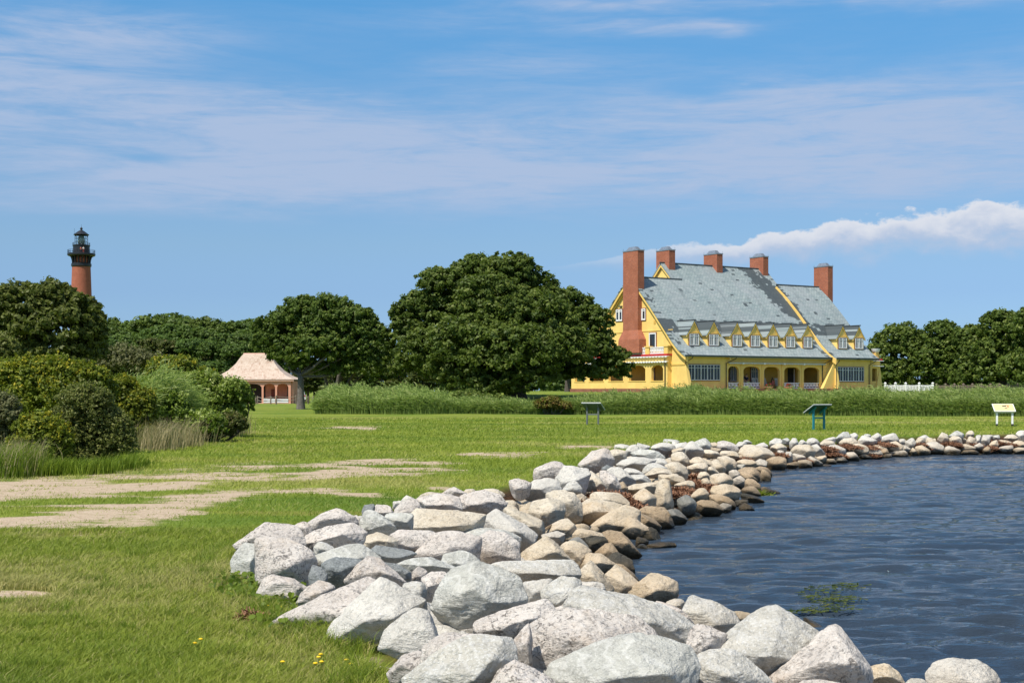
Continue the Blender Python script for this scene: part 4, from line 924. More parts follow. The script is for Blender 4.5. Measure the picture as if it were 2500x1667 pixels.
# dried weed between the rocks (photo: red-brown mats)
def mat_of_strands(name, centres, n, ln, wd, matn, label, cat, kind='stuff', flat=.35, zoff=0, dome=.10):
    rr = np.random.RandomState(len(name)*7+n); Vs = []; 
    for (x, y, z, rx, ry) in centres:
        a = rr.rand(n)*6.283; r_ = np.sqrt(rr.rand(n)); c_ = np.column_stack([x+np.cos(a)*r_*rx, y+np.sin(a)*r_*ry, z+dome*(1-r_**2)*min(rx, .5)*2+rr.rand(n)*.03*(dome*10)])
        d = rr.normal(size=(n, 3)); d[:, 2] *= flat; d /= np.linalg.norm(d, axis=1)[:, None]; l_ = ln*(.5+rr.rand(n))[:, None]
        s_ = np.cross(d, [0, 0, 1]); s_ /= np.linalg.norm(s_, axis=1)[:, None]+1e-6
        Vs.append(np.stack([c_-d*l_-s_*wd, c_-d*l_+s_*wd, c_+d*l_+s_*wd, c_+d*l_-s_*wd+np.array([0, 0, .01])], 1).reshape(-1, 3))
    V = np.concatenate(Vs); Fq = np.arange(len(V)).reshape(-1, 4)
    return tag(np_mesh(name, V, [Fq], M[matn], attrs={'v': rr.rand(len(V))}), label, cat, kind=kind)
cen = []
for px, py, rx in [(1475,1200,.45),(1505,1204,.5),(1530,1215,.4),(1545,1230,.35),(1660,1190,.4),(1650,1200,.35),(1690,1172,.4),(1700,1157,.35),(1720,1182,.5),(1735,1195,.4),(1815,1118,.4),(1895,1107,.6),(1885,1115,.5),(2012,1092,.7),(2025,1105,.6),(2045,1110,.5),(2065,1088,.9),(2110,1090,.8),(2140,1083,.8),(2160,1082,.7),(2130,1108,.4),(2240,1082,.6),(2270,1090,.4),(2320,1082,.7),(2330,1085,.5),(2380,1083,.4),(2415,1090,.5),(2440,1078,.6),(2460,1082,.6),(1960,1120,.4),(1440,1222,.25),(1565,1243,.2)]:
    Y = pile_hit(px, py); X = (px-1250)/F*Y; z = float(pile_z(np.array([[X, Y]]))[0]); cen.append((X, Y, z-.10, rx*.62, rx*.6))
mat_of_strands('dried_seaweed', cen, 1000, .07, .007, 'weed', 'mats of red brown dried weed caught between the rocks', 'weed')
wx, wy_, _ = on_ground(617, 1526); mat_of_strands('grass_clump', [(wx, wy_, .02, .11, .10)], 500, .05, .004, 'weed', 'dead reddish brown tuft lying on the lawn left of the rocks', 'dead tuft', kind='thing')
tx, ty_, tz_ = at(1622, 1457, 14.0); mat_of_strands('weed_tuft', [(tx, ty_-.12, tz_+.02, .10, .08)], 220, .06, .004, 'weed', 'orange brown weed tuft hanging on the blunt yellowish rock by the water', 'weed tuft', kind='thing')
mx_, my_, mz_ = at(1848, 1213, 28.4); mat_of_strands('moss_tuft', [(mx_, my_, mz_+.0, .30, .25)], 500, .10, .008, 'yellowleaf', 'yellow green algae hanging on a wet rock at the waterline', 'algae', kind='thing')
al = [( (px-1250)/F*Y, Y, ZW+.02, rx, ry) for px, py, rx, ry in [(1995,1452,.22,.35),(2010,1470,.3,.3),(2025,1475,.25,.3),(2078,1434,.2,.2),(2040,1490,.25,.25),(1990,1495,.3,.12),(2060,1467,.25,.2),(1965,1499,.2,.08),(2030,1440,.3,.2)] for Y in [(EYE-ZW)*F/(py-953)]]
mat_of_strands('floating_algae', al, 32, .045, .006, 'darkleaf', 'patch of green algae floating beside the tall light grey boulder', 'algae', flat=.05, dome=.03)
a_ = at(1312, 1307, 17.3); b_ = at(1362, 1273, 17.8)
mb = MB().tube([a_, tuple((p+q)/2+(.01 if i == 2 else 0) for i, (p, q) in enumerate(zip(a_, b_))), b_], [.016, .02, .012], 6)
tag(mb.build('driftwood_stick', M['stick']), 'straight brown driftwood stick lying across the flat tan rock', 'stick')
# ------------------------------------------------------------------ leaves and crowns
def quads_from(c, n_, l_, w_, rr):
    """one leaf-like quad per centre c, facing n_, length l_, width w_"""
    r_ = rr.normal(size=c.shape); u = np.cross(n_, r_); u /= np.linalg.norm(u, axis=1)[:, None]+1e-9
    v = np.cross(n_, u); l_ = l_[:, None]; w_ = w_[:, None]
    return np.stack([c-u*l_, c-v*w_, c+u*l_, c+v*w_], 1).reshape(-1, 3)
def clump_leaves(lobes, n, leaf, rr, clump=.24, fill=.12, upw=.25, per=70):
    per = int(per*.34); clump = clump*.70
    """lobes: (x,y,z,rx,ry,rz). Leaves sit in many small tufts over each lobe's surface."""
    out, att = [], []
    wts = np.array([max(l[3]*l[5], l[4]*l[5]) for l in lobes]); wts = wts/wts.sum()
    for l, w_ in zip(lobes, wts):
        N = int(n*w_); ncl = max(6, N//per)
        d = rr.normal(size=(ncl, 3)); d /= np.linalg.norm(d, axis=1)[:, None]; d[:, 2] = np.where(d[:, 2] < -.45, -d[:, 2], d[:, 2])
        R3 = np.array(l[3:6]); mean = float(np.cbrt(R3.prod()))
        rad = .72+.36*rr.rand(ncl)**.8
        cc_ = np.array(l[:3])+d*R3*rad[:, None]; cr = mean*clump*(.55+.9*rr.rand(ncl)**1.5)
        cv = rr.rand(ncl)
        k_ = rr.randint(0, ncl, N); e = rr.normal(size=(N, 3)); e /= np.linalg.norm(e, axis=1)[:, None]
        rd = rr.rand(N)**(1/2.2)
        p_ = cc_[k_]+e*(rd*cr[k_])[:, None]*np.array([1, 1, .72])
        nf = int(N*fill); ins = rr.randint(0, N, nf); p_[ins] = np.array(l[:3])+d[k_[ins]]*R3*(rr.rand(nf)**.5*.85)[:, None]
        nn = e*.8+d[k_]*.5+rr.normal(size=(N, 3))*.55+np.array([0, 0, upw]); nn /= np.linalg.norm(nn, axis=1)[:, None]
        sz = leaf*(.6+.8*rr.rand(N)); sz[ins] *= 1.6
        out.append(quads_from(p_, nn, sz, sz*.55, rr)); a = np.clip(.55*cv[k_]+.45*rr.rand(N)+.12*(e[:, 2]), 0, 1); att.append(np.repeat(a, 4))
    return np.concatenate(out), np.concatenate(att)
def sublobes(lob, rr, k=3, sc=.42):
    out = list(lob)
    for l in lob:
        for _ in range(k):
            d = rr.normal(size=3); d /= np.linalg.norm(d); d[2] = abs(d[2])*1.1-.25; f_ = sc*rr.uniform(.6, 1.15)
            out.append((l[0]+d[0]*l[3]*.82, l[1]+d[1]*l[4]*.82, l[2]+d[2]*l[5]*.80, l[3]*f_, l[4]*f_, l[5]*f_*.9))
    return out
def foliage(name, V, v, mat, parent=None, loc=None):
    return np_mesh(name, V, [np.arange(len(V)).reshape(-1, 4)], mat, parent=parent, attrs={'v': v}, loc=loc)
def limb(mb, a, b, r0, r1, rr, bend=.12, seg=7):
    a, b = Vector(a), Vector(b); L_ = (b-a).length; pts, rd = [], []
    o_ = Vector((rr.normal(), rr.normal(), rr.normal()*.4))*L_*bend
    for i in range(seg+1):
        t = i/seg; p_ = a.lerp(b, t)+o_*math.sin(math.pi*t)+Vector((0, 0, -.10*L_*math.sin(math.pi*t)))+Vector((rr.normal(), rr.normal(), 0))*L_*.012; pts.append(p_); rd.append(r0+(r1-r0)*t**.8)
    mb.tube(pts, rd, 7)
def px_tree(name, base, lobes_px, Y, n, leaf, mat, bark, label, cat='tree', group=None, seed=1, trunk_r=.35, fork=.45, depth=None, clump=.24, shear=0, root_dx=0, fill=.12, per=70):
    """lobes_px: (cx, cy, rx, ry[, dY]) in pixels of the photograph at distance Y; turned into world ellipsoids"""
    rr = np.random.RandomState(seed); s_ = Y/F
    gz_ = base[2]; root = empty(name, base)
    lob = []
    for L_ in lobes_px:
        cx, cy, rx, ry = L_[:4]; dY = L_[4] if len(L_) > 4 else rr.uniform(-.3, .3)*rx*s_
        Yl = Y+dY; s2 = Yl/F
        lob.append(((cx-1250)*s2-base[0], Yl-base[1], EYE+(953-cy)*s2-base[2], rx*s2, (depth or .85)*rx*s2, ry*s2))
    V, v = clump_leaves(sublobes(lob, rr), n, leaf, rr, clump=clump, fill=fill, per=per)
    foliage('crown', V, v, M[mat], root)
    mb = MB(); top = np.mean([l[2] for l in lob]); fk = Vector((shear, 0, max(.5, top*fork)))
    mb.tube([(0, 0, -.4), (0, 0, 0), (shear*.2, 0, fk.z*.35), (shear*.7, 0, fk.z*.75), tuple(fk)], [trunk_r*1.7, trunk_r*1.35, trunk_r, trunk_r*.9, trunk_r*.8], 9)
    for l in lob[:10]:
        q_ = Vector(l[:3]); q_ = fk+(q_-fk)*.85; q_.z = max(q_.z, fk.z+.35*math.hypot(q_.x-fk.x, q_.y-fk.y)); limb(mb, fk-Vector((0, 0, .2)), q_, trunk_r*.55, trunk_r*.10, rr)
    mb.build('trunk', M[bark], root, smooth=True)
    tag(root, label, cat, group); return root
# the big live oak beside the house
Yo = 117.0; bo = ((1262-1250)/F*Yo, Yo, float(ground_z(np.array([[.4, Yo]]))[0]))
big = [(1080,700,70,48),(1170,688,80,62),(1240,672,76,55),(1290,710,72,55),(1015,770,60,55),(1110,770,110,75),(1200,740,95,70,-2.5),(1290,790,115,80,-3),(1380,770,75,65),(1440,800,60,55),(1000,830,52,62),(1050,870,85,66,-3),(1150,850,110,80,-5),
       (1250,870,120,80,-6),(1350,860,100,70,-4),(1445,860,62,52),(1500,890,45,42),(1490,915,48,24),(1150,930,80,42,-5),(1210,950,70,34,-6),(1290,920,80,36,-5),(1180,975,30,24,-6),(1420,915,60,26,-2),(1010,900,60,40),(1100,905,80,46,-3),(1350,905,60,34,2)]
px_tree('live_oak', bo, big, Yo, 215000, .145, 'oakleaf', 'bark', 'huge spreading dark live oak with its crown reaching in front of the yellow house', seed=5, trunk_r=.75, fork=.35, clump=.22, fill=.2, per=110)
# the smaller oak with the visible trunk
bs = on_ground(734, 999)
small = [(690,800,48,42),(740,765,60,42),(800,765,68,46),(860,790,60,46),(905,830,45,46),(650,838,34,36),(700,860,52,38),(760,860,60,44,-1.5),(820,850,60,44),(880,880,50,36),(735,892,40,24,-1),(640,800,26,28),(775,905,35,26),(770,815,60,50),(815,905,30,24),(845,895,34,30),(800,820,50,50,1.5),(900,880,34,36),(715,835,40,36,1.5)]
px_tree('oak_tree', bs, small, 117, 90000, .135, 'oakleaf', 'palebark', 'oak with a pale trunk standing on the lawn right of the pink pavilion', seed=8, trunk_r=.30, fork=.55, clump=.26, fill=.14, per=90)
# a bent oak behind it
bt = (-17.9, 136, 0.0)
rt = px_tree('oak_tree', bt, [(840,870,42,30),(890,900,48,34),(870,820,44,34),(930,870,44,44),(800,900,26,20)], 136, 17000, .17, 'oakleaf', 'bark', 'crooked many limbed oak behind the lawn oak, half hidden by reeds', seed=9, trunk_r=.35, fork=.3, clump=.28, fill=.03)
mb = MB(); rr = np.random.RandomState(4)
for dx_, dz_, r_ in ((-1.2, 5.0, .15), (1.4, 5.4, .2), (2.8, 4.2, .22), (.5, 6.5, .18)): limb(mb, (0, -.3, 1.0), (dx_, -.5, dz_), .28, r_*.6, rr, .2)
o = mb.build('branch', M['bark'], rt, smooth=True)
GT = 'trees of the wood behind the pavilion'
# left: big olive-green oak in front of the lighthouse
bl = (-38.0, 104, 0)
px_tree('live_oak', bl, [(50,750,90,58),(120,735,75,50),(175,770,60,52),(215,810,42,45),(110,810,110,70),(20,820,90,75),(190,860,60,55),(100,880,110,60),(-60,790,90,80),(0,900,90,50)], 104, 52000, .16, 'oliveleaf', 'bark', 'broad olive green oak hiding the foot of the lighthouse', seed=12, trunk_r=.6, clump=.25, per=90)
px_tree('live_oak', (-34.6, 112, 0), [(190,770,55,50),(225,800,36,45),(160,740,40,34),(235,850,28,45)], 112, 14000, .17, 'oliveleaf', 'bark', 'narrow oak crown just below the visible part of the lighthouse', seed=13, trunk_r=.35)
# wooded rise in the middle: individual trees copied from four kinds
def wood_kind(seed, n, mat, name):
    rr = np.random.RandomState(seed); root = empty(name, (0, -500, 0)); lob = []
    for i in range(rr.randint(6, 9)):
        a = rr.rand()*6.28; r_ = rr.rand()*2.2
        lob.append((math.cos(a)*r_, math.sin(a)*r_, 7.5+rr.rand()*4.2-r_*.55, 1.6+rr.rand(), 1.6+rr.rand(), 1.1+.7*rr.rand()))
    for i in range(4): a = i*1.57+rr.rand(); lob.append((math.cos(a)*2, math.sin(a)*2, 5.2+rr.rand(), 1.7, 1.7, 1.5))
    V, v = clump_leaves(lob, n, .26, rr, clump=.34, fill=.1, per=45); foliage('crown', V, v, M[mat], root)
    mb = MB(); mb.tube([(0, 0, -.5), (0, 0, 3), (.2, 0, 8)], [.3, .24, .12], 7)
    for l in lob[:5]: limb(mb, (0, 0, 4), l[:3], .14, .04, rr)
    mb.build('trunk', M['bark'], root, smooth=True); return root
kinds = [wood_kind(31, 7500, 'pineleaf', 'forest_tree'), wood_kind(32, 7500, 'pineleaf', 'forest_tree'), wood_kind(33, 7000, 'pinelight', 'forest_tree'), wood_kind(34, 7500, 'darkleaf', 'forest_tree')]
used = set(); rr = np.random.RandomState(21); wood = []
prof = [(228,790),(262,770),(300,784),(340,778),(380,768),(415,764),(452,770),(488,772),(520,782),(548,792),(575,782),(600,776),(630,792),(655,800)]
rows = [(prof, 262, 0, 'back'), ([(x+14, y+26) for x, y in prof], 236, 0, 'second'), ([(x-4, y+55+6*math.sin(x)) for x, y in prof[:13]], 212, 0, 'third'), ([(240,872),(285,868),(330,880),(375,866),(420,874),(465,878),(505,880),(470,905),(420,912),(350,915),(520,915),(565,905),(625,880),(640,910)], 186, 0, 'front'),
        ([(690,850),(752,900),(768,905),(788,880),(835,860),(878,846),(920,840),(955,850),(985,880),(830,905),(905,905)], 188, 0, 'oak'), ([(1035,900),(1080,905)], 168, 0, 'big')]
for lst, Yr, _, rowname in rows:
    for i, (px, py) in enumerate(lst):
        Y = Yr+rr.uniform(-6, 6); H_ = EYE+(953-py)/F*Y
        ki = (rr.choice([0, 1, 1, 0, 2]) if rowname in ('back', 'second') else rr.choice([0, 3, 1, 3, 2])) if rowname in ('back', 'second', 'third') else rr.choice([3, 0, 3, 1])
        src = kinds[ki]
        if ki not in used: c_ = src; used.add(ki)
        else: c_ = copy_tree(src)
        sc_ = H_/12.2; wsc = max(.72, sc_)*rr.uniform(.9, 1.2)
        c_.location = ((px-1250)/F*Y, Y, 0); c_.rotation_euler = (0, 0, rr.rand()*6.28); c_.scale = (wsc, wsc, sc_)
        wood.append((c_, px, rowname, ki))
KN = ['deep green', 'deep green', 'light yellowish green', 'dark brownish green']
RW = {'back': 'on the skyline of the wood', 'second': 'just below the skyline of the wood', 'third': 'in the middle of the wood', 'front': 'at the near foot of the wood', 'oak': 'behind the lawn oak', 'big': 'behind the left edge of the huge live oak'}
dd = defaultdict(list)
for c_, px, rn, ki in wood: dd[(rn, KN[ki])].append((px, c_))
for (rn, kn), l_ in dd.items():
    l_.sort(key=lambda t: t[0])
    for i, (px, c_) in enumerate(l_):
        o_ = '' if len(l_) == 1 else (', leftmost of these' if i == 0 else (', rightmost of these' if i == len(l_)-1 else f", {ORD[i]} from left"))
        tag(c_, f"{kn} tree {RW[rn]}{o_}", 'tree', GT)
for ki, s_ in enumerate(kinds):
    if ki not in used:
        for ch in list(s_.children): bpy.data.objects.remove(ch)
        bpy.data.objects.remove(s_)
# right: dense oaks behind the white fence
GR = 'dense oaks right of the house'
for i, (lp, Y, lab) in enumerate([
    ([(2200,840,62,50),(2150,880,45,55),(2230,880,60,60),(2190,920,70,40),(2140,930,40,30)], 188, 'rounded dark oak next to the right end of the house'),
    ([(2300,830,48,46),(2330,860,50,50),(2290,890,60,50),(2320,925,60,32)], 184, 'dark oak with a knobbly top behind the end of the white fence'),
    ([(2375,835,45,40),(2395,870,50,50),(2380,915,60,40)], 178, 'lower dark oak between the knobbly topped oak and the tall right hand oaks'),
    ([(2440,800,50,42),(2480,830,60,60),(2430,870,55,50),(2450,910,70,42)], 174, 'tall dark oak above the tan sign'),
    ([(2530,800,70,50),(2560,860,80,70),(2520,905,80,50)], 170, 'tall dark oak at the right edge of the photo')]):
    cx = np.mean([l[0] for l in lp]); gz0 = float(ground_z(np.array([[(cx-1250)/F*Y, Y]]))[0])
    px_tree('live_oak', ((cx-1250)/F*Y, Y, gz0), lp, Y, 24000, .21, 'oakleaf', 'bark', lab, group=GR, seed=50+i, trunk_r=.45, clump=.27, per=70)
px_tree('forest_tree', ((2260-1250)/F*205, 205, 1.4), [(2262,850,40,38),(2260,890,50,50)], 205, 7000, .24, 'darkleaf', 'bark', 'dark tree filling the gap behind the two oaks by the white fence', group=GR, seed=60)
px_tree('forest_tree', ((1385-1250)/F*200, 200, 1.4), [(1395,800,0+20,20),(1380,860,50,50)], 190, 4000, .24, 'darkleaf', 'bark', 'dark tree between the huge live oak and the house gable', group=GR, seed=61)
# ------------------------------------------------------------------ bushes on the left
GB = 'bushes on the left edge of the lawn'
def bush(name, lobes_px, Y, n, leaf, mat, label, seed, clump=.3, cat='bush', group=GB, stems=True, per=60, fill=.12):
    rr = np.random.RandomState(seed); s_ = Y/F; cx = np.mean([l[0] for l in lobes_px]); base = ((cx-1250)*s_, Y, 0)
    root = empty(name, base); lob = []
    for l in lobes_px:
        Yl = Y+(l[4] if len(l) > 4 else rr.uniform(-.3, .3)*l[2]*s_); s2 = Yl/F
        lob.append(((l[0]-1250)*s2-base[0], Yl-Y, EYE+(953-l[1])*s2, l[2]*s2, l[2]*s2*.9, l[3]*s2))
    V, v = clump_leaves(sublobes(lob, rr, 4, .5), n, leaf, rr, clump=clump, fill=fill, upw=.45, per=per)
    # shoots sticking out of the outline
    ns = 60*len(lob); sh = []; sv = []
    for i in range(ns):
        l = lob[i % len(lob)]; a = rr.normal(size=3); a[2] = abs(a[2])+.4; a /= np.linalg.norm(a)
        p0 = np.array(l[:3])+a*np.array(l[3:6])*.92; up = a*.6+np.array([0, 0, .9]); up /= np.linalg.norm(up); ln = l[5]*rr.uniform(.15, .50); m_ = 14
        t = rr.rand(m_)[:, None]; c_ = p0+up*t*ln+rr.normal(size=(m_, 3))*leaf*.7
        sh.append(quads_from(c_, rr.normal(size=(m_, 3))+np.array([0, 0, .5]), np.full(m_, leaf), np.full(m_, leaf*.45), rr)); sv.append(np.full(m_*4, .55+.45*rr.rand()))
    V = np.concatenate([V]+sh); v = np.concatenate([v]+sv)
    V[:, 2] = np.maximum(V[:, 2], .02+.0*V[:, 2])
    foliage('foliage', V, v, M[mat], root)
    mb = MB()
    for i in range(9):
        l = lob[i % len(lob)]; a = rr.rand()*6.28; limb(mb, (l[0]*.3+.2*math.cos(a), .2*math.sin(a), -.05), (l[0]+math.cos(a)*l[3]*.5, l[1]+math.sin(a)*l[4]*.5, l[2]+l[5]*.3), .035, .012, rr, .15)
    mb.build('stem', M['bark'], root, smooth=True)
    return tag(root, label, cat, group)
bush('bush', [(60,925,70,48),(140,925,70,50),(215,945,55,50),(100,975,100,60),(200,1000,70,60),(30,985,60,60),(-30,940,60,60)], 34, 64000, .040, 'yellowleaf', 'tall bush with yellow orange tips at the left edge, below the olive oak', 71)
bush('bush', [(205,1000,70,60),(175,1045,60,50),(255,1065,70,60),(180,1080,80,62),(285,1095,50,48),(200,1120,90,36),(250,1035,60,45)], 29.5, 66000, .026, 'greyleaf', 'rounded grey green bush with fine leaves nearest the sandy track', 72, clump=.26)
bush('bush', [(95,1065,62,52),(130,1085,48,48),(70,1105,50,45)], 28.0, 24000, .034, 'yellowleaf', 'small bright bush between the left edge and the grey green bush', 73)
bush('bush', [(5,1020,45,55),(-20,1090,50,60),(30,1075,40,50)], 28.3, 20000, .028, 'scrub', 'brownish half bare bush cut by the left edge of the photo', 74)
bush('bush', [(400,900,40,26),(440,905,42,30),(385,930,35,26),(470,930,40,30),(500,925,30,22)], 52, 22000, .050, 'yellowleaf', 'dark crown with yellow tips rising behind the tall reeds', 75)
bush('bush', [(455,960,55,42),(500,945,48,36),(530,975,50,40),(480,1000,60,40),(570,960,36,34),(590,985,30,32),(550,1010,48,32),(590,950,18,14)], 47, 60000, .045, 'brightleaf', 'bush with pale green flower heads left of the pink pavilion', 76)
bush('bush', [(350,985,50,48),(410,1000,55,48),(440,1045,55,40),(370,1035,50,40),(500,1040,50,34)], 42, 46000, .042, 'brightleaf', 'leafy green bush below the tall reeds', 77)
bush('bush', [(310,1040,45,50),(340,1000,45,50),(285,985,40,44),(360,1065,50,34),(300,950,36,30)], 38, 42000, .036, 'yellowleaf', 'tangled green shrub filling the gap between the rounded bush and the tall reeds', 83, clump=.24)
bush('bush', [(470,1065,45,26),(520,1050,50,26),(565,1035,38,24),(420,1075,34,22),(590,1045,16,14)], 42.5, 30000, .036, 'darkleaf', 'low dark thicket at the foot of the flowering bush', 78)
bush('shrub', [(300,880,50,32),(345,890,50,30),(260,890,40,30),(400,893,40,20)], 128, 9000, .12, 'scrub', 'grey half bare scrub at the foot of the wood, above the tall reeds', 79)
bush('shrub', [(10,860,35,34),(-20,885,50,40),(25,900,28,28)], 62, 10000, .07, 'greyleaf', 'silvery shrub at the left edge behind the yellow tipped bush', 80)
bush('shrub', [(1345,985,30,15),(1375,992,22,11),(1320,990,18,12)], 90.5, 9000, .055, 'redleaf', 'low yellow green shrub with a red base in front of the reeds', 81)
bush('shrub', [(1180,985,40,18),(1140,975,36,18),(1215,985,30,14)], 96, 9000, .10, 'oakleaf', 'low dark foliage under the huge live oak behind the reeds', 82)
# ------------------------------------------------------------------ grasses and reeds
def blades(n, X, Y, Z, h, w, rr, lean=.35, seg=2, droop=.0, wind=(0.25, 0.1)):
    a = rr.rand(n)*6.283; d = np.column_stack([np.cos(a), np.sin(a)]); fa = rr.rand(n)*6.283; s_ = np.column_stack([np.cos(fa), np.sin(fa), np.zeros(n)])*(w/2)[:, None]
    ln = (rr.rand(n)*lean*h)[:, None]*d+h[:, None]*np.array(wind)
    b = np.column_stack([X, Y, Z])
    mid = b+np.column_stack([ln*.30, h*.58]); tip = b+np.column_stack([ln, h*(1-.25*rr.rand(n))])
    if seg == 2:
        V = np.stack([b-s_, b+s_, mid+s_*.8, mid-s_*.8, tip], 1).reshape(-1, 3); i = np.arange(n)*5
        return V, [np.stack([i, i+1, i+2, i+3], 1), np.stack([i+3, i+2, i+4], 1)], 5
    V = np.stack([b-s_, b+s_, tip], 1).reshape(-1, 3); i = np.arange(n)*3
    return V, [np.stack([i, i+1, i+2], 1)], 3
rr = np.random.RandomState(91)
def lawn_points(n, y0, y1, t0, t1, yexp=0):
    Y = y0*(y1/y0)**rr.rand(n); T = t0+(t1-t0)*rr.rand(n); X = T*Y
    P = np.stack([X, Y], 1); q_, _ = band(P); dv_ = dirt_value(X, Y)
    tn = fbm(np.stack([X*2.2, Y*2.8, X*0+3], 1), 3, 71, .6)
    keep = (q_ < .02) & (rr.rand(n) > sstep(.12, .80, dv_)*(.97-.75*sstep(.58, .68, tn)))
    return X[keep], Y[keep], q_[keep], dv_[keep]
X, Y, q_, dv_ = lawn_points(560000, 5.6, 15.5, -.47, .12)
pt = fbm(np.stack([X*.8, Y*.8, X*0], 1), 3, 41); pt2 = fbm(np.stack([X*2.8, Y*2.8, X*0], 1), 2, 43)
h = (.030+.050*pt2+.035*pt)*(.55+.8*rr.rand(len(X)))*(1-.55*dv_)
edge = np.exp(-np.abs(q_)*7); h *= 1+edge*1.1*rr.rand(len(X))
hn = len(X)
V, Fs, m_ = blades(hn, X, Y, ground_z(np.stack([X, Y], 1))-.004, h, (.0030+.0018*rr.rand(hn))*(1+Y/14), rr, 1.1, 2)
lowf = fbm(np.stack([X*.22, Y*.30, X*0], 1), 3, 61)-.5
att = np.clip(.12+.60*pt+.35*rr.rand(hn)-.25*(pt2-.5)+.25*dv_+1.1*lowf, 0, .90); dry = rr.rand(hn) < .045+.3*dv_; att[dry] = .9+.1*rr.rand(dry.sum())
o = np_mesh('grass', V, Fs, M['grass'], attrs={'v': np.repeat(att, m_)})
tag(o, 'short green lawn grass in the foreground between the track and the rocks', 'grass', kind='stuff')
X, Y, q_, dv_ = lawn_points(330000, 15.5, 80, -.47, .42)
pt = fbm(np.stack([X*.5, Y*.5, X*0], 1), 3, 41); hn = len(X)
h = (.028+.028*pt)*(.6+.7*rr.rand(hn))*(1-.5*dv_)*np.clip(Y/15, 1, 1.9)
V, Fs, m_ = blades(hn, X, Y, ground_z(np.stack([X, Y], 1))-.004, h, (.006+.0008*(Y-12)), rr, 1.8, 1)
lowf = fbm(np.stack([X*.12, Y*.30, X*0], 1), 3, 61)-.5
att = np.clip(.10+.7*pt+.3*rr.rand(hn)+1.2*lowf, 0, .86); dry = rr.rand(hn) < .06*sstep(.45, .7, fbm(np.stack([X*.2, Y*.6, X*0], 1), 3, 47))*2; att[dry] = .9
o = np_mesh('grass', V, Fs, M['grass'], attrs={'v': np.repeat(att, m_)})
tag(o, 'short green lawn grass farther off, up to the reeds and the far rocks', 'grass', kind='stuff')
# longer tufts along the rocks and in the lower left
def tufts(name, spots, n, h0, w0, mat, label, cat='grass', spread=.10, wind=(.15, .05), lean=.8, seed=5):
    rr = np.random.RandomState(seed); Xs, Ys, hs = [], [], []
    for (x, y, sc_) in spots:
        Xs.append(x+rr.normal(size=n)*spread*sc_); Ys.append(y+rr.normal(size=n)*spread*sc_); hs.append(h0*sc_*(.4+.8*rr.rand(n)))
    X, Y, h = map(np.concatenate, (Xs, Ys, hs)); N = len(X)
    V, Fs, m_ = blades(N, X, Y, ground_z(np.stack([X, Y], 1))-.005, h, w0*(.7+.6*rr.rand(N)), rr, lean, 2, wind=wind)
    return tag(np_mesh(name, V, Fs, M[mat], attrs={'v': np.repeat(rr.rand(N), m_)}), label, cat, kind='stuff')
rr2 = np.random.RandomState(17); sp = []
for i in range(60):
    t = rr2.rand(); j = rr2.randint(2, 9); a, b = LAND[j], LAND[j+1]; p_ = a+(b-a)*t; sp.append((p_[0]-.02-.10*rr2.rand(), p_[1]-.05, .6+.7*rr2.rand()))
for i in range(150): 
    px, py = rr2.uniform(-60, 900), rr2.uniform(1330, 1680); x, y, _ = on_ground(px, py)
    if band([(x, y)])[0][0] < -.1: sp.append((x, y, .35+.5*rr2.rand()))
tufts('long_grass', sp, 130, .15, .0045, 'tallgrass', 'longer grass tufts along the foot of the near rocks', spread=.07, lean=1.0)
# round-leaved creeping plants by the left rocks
rr3 = np.random.RandomState(19); cs = []
for px, py, s_ in [(590,1432,1),(640,1440,1),(600,1450,1),(675,1465,1.1),(655,1455,1),(705,1478,1),(735,1490,1.1),(690,1485,.9),(760,1500,.8),(715,1535,1.1),(735,1540,.8),(800,1553,1.2),(752,1425,.6),(620,1465,.8)]:
    x, y, _ = on_ground(px, py); m_ = int(130*s_); c_ = np.column_stack([x+rr3.normal(size=m_)*.11, y+rr3.normal(size=m_)*.16, .03+.10*rr3.rand(m_)]); cs.append(c_)
c_ = np.concatenate(cs); nn = rr3.normal(size=c_.shape)*.5+np.array([0, -.2, 1]); nn /= np.linalg.norm(nn, axis=1)[:, None]; u = np.cross(nn, [1, .2, 0]); u /= np.linalg.norm(u, axis=1)[:, None]; v_ = np.cross(nn, u)
rad = (.014+.012*rr3.rand(len(c_)))[:, None]; V = np.stack([c_+(u*math.cos(a)+v_*math.sin(a))*rad for a in np.arange(7)*2*math.pi/7], 1).reshape(-1, 3)
tag(np_mesh('pennywort_leaves', V, [np.arange(len(V)).reshape(-1, 7)], M['brightleaf'], attrs={'v': np.repeat(rr3.rand(len(c_))*.7, 7)}), 'round leaved creeping plants in the grass at the left foot of the rocks', 'ground cover', kind='stuff')
# yellow flowers
fl = None
for px, py in [(655,1506,),(685,1510),(783,1631),(778,1638),(846,1645),(857,1656),(785,1650),(770,1654),(690,1650),(490,1592),(476,1602)]:
    x, y, _ = on_ground(px, py)
    if fl is None:
        fl = empty('yellow_flower'); mb = MB(); mb.lathe([(.002, .075), (.013, .081), (.014, .084), (.008, .088), (.002, .089)], 10); mb.build('petals', M['flower'], fl); MB().tube([(0, 0, 0), (.004, 0, .05), (0, 0, .08)], .0018, 5).build('stalk', M['tallgrass'], fl); f_ = fl
    else: f_ = copy_tree(fl)
    f_.location = (x, y, 0); tag(f_, 'tiny yellow flower in the lawn grass', 'flower', 'yellow flowers scattered in the lawn')
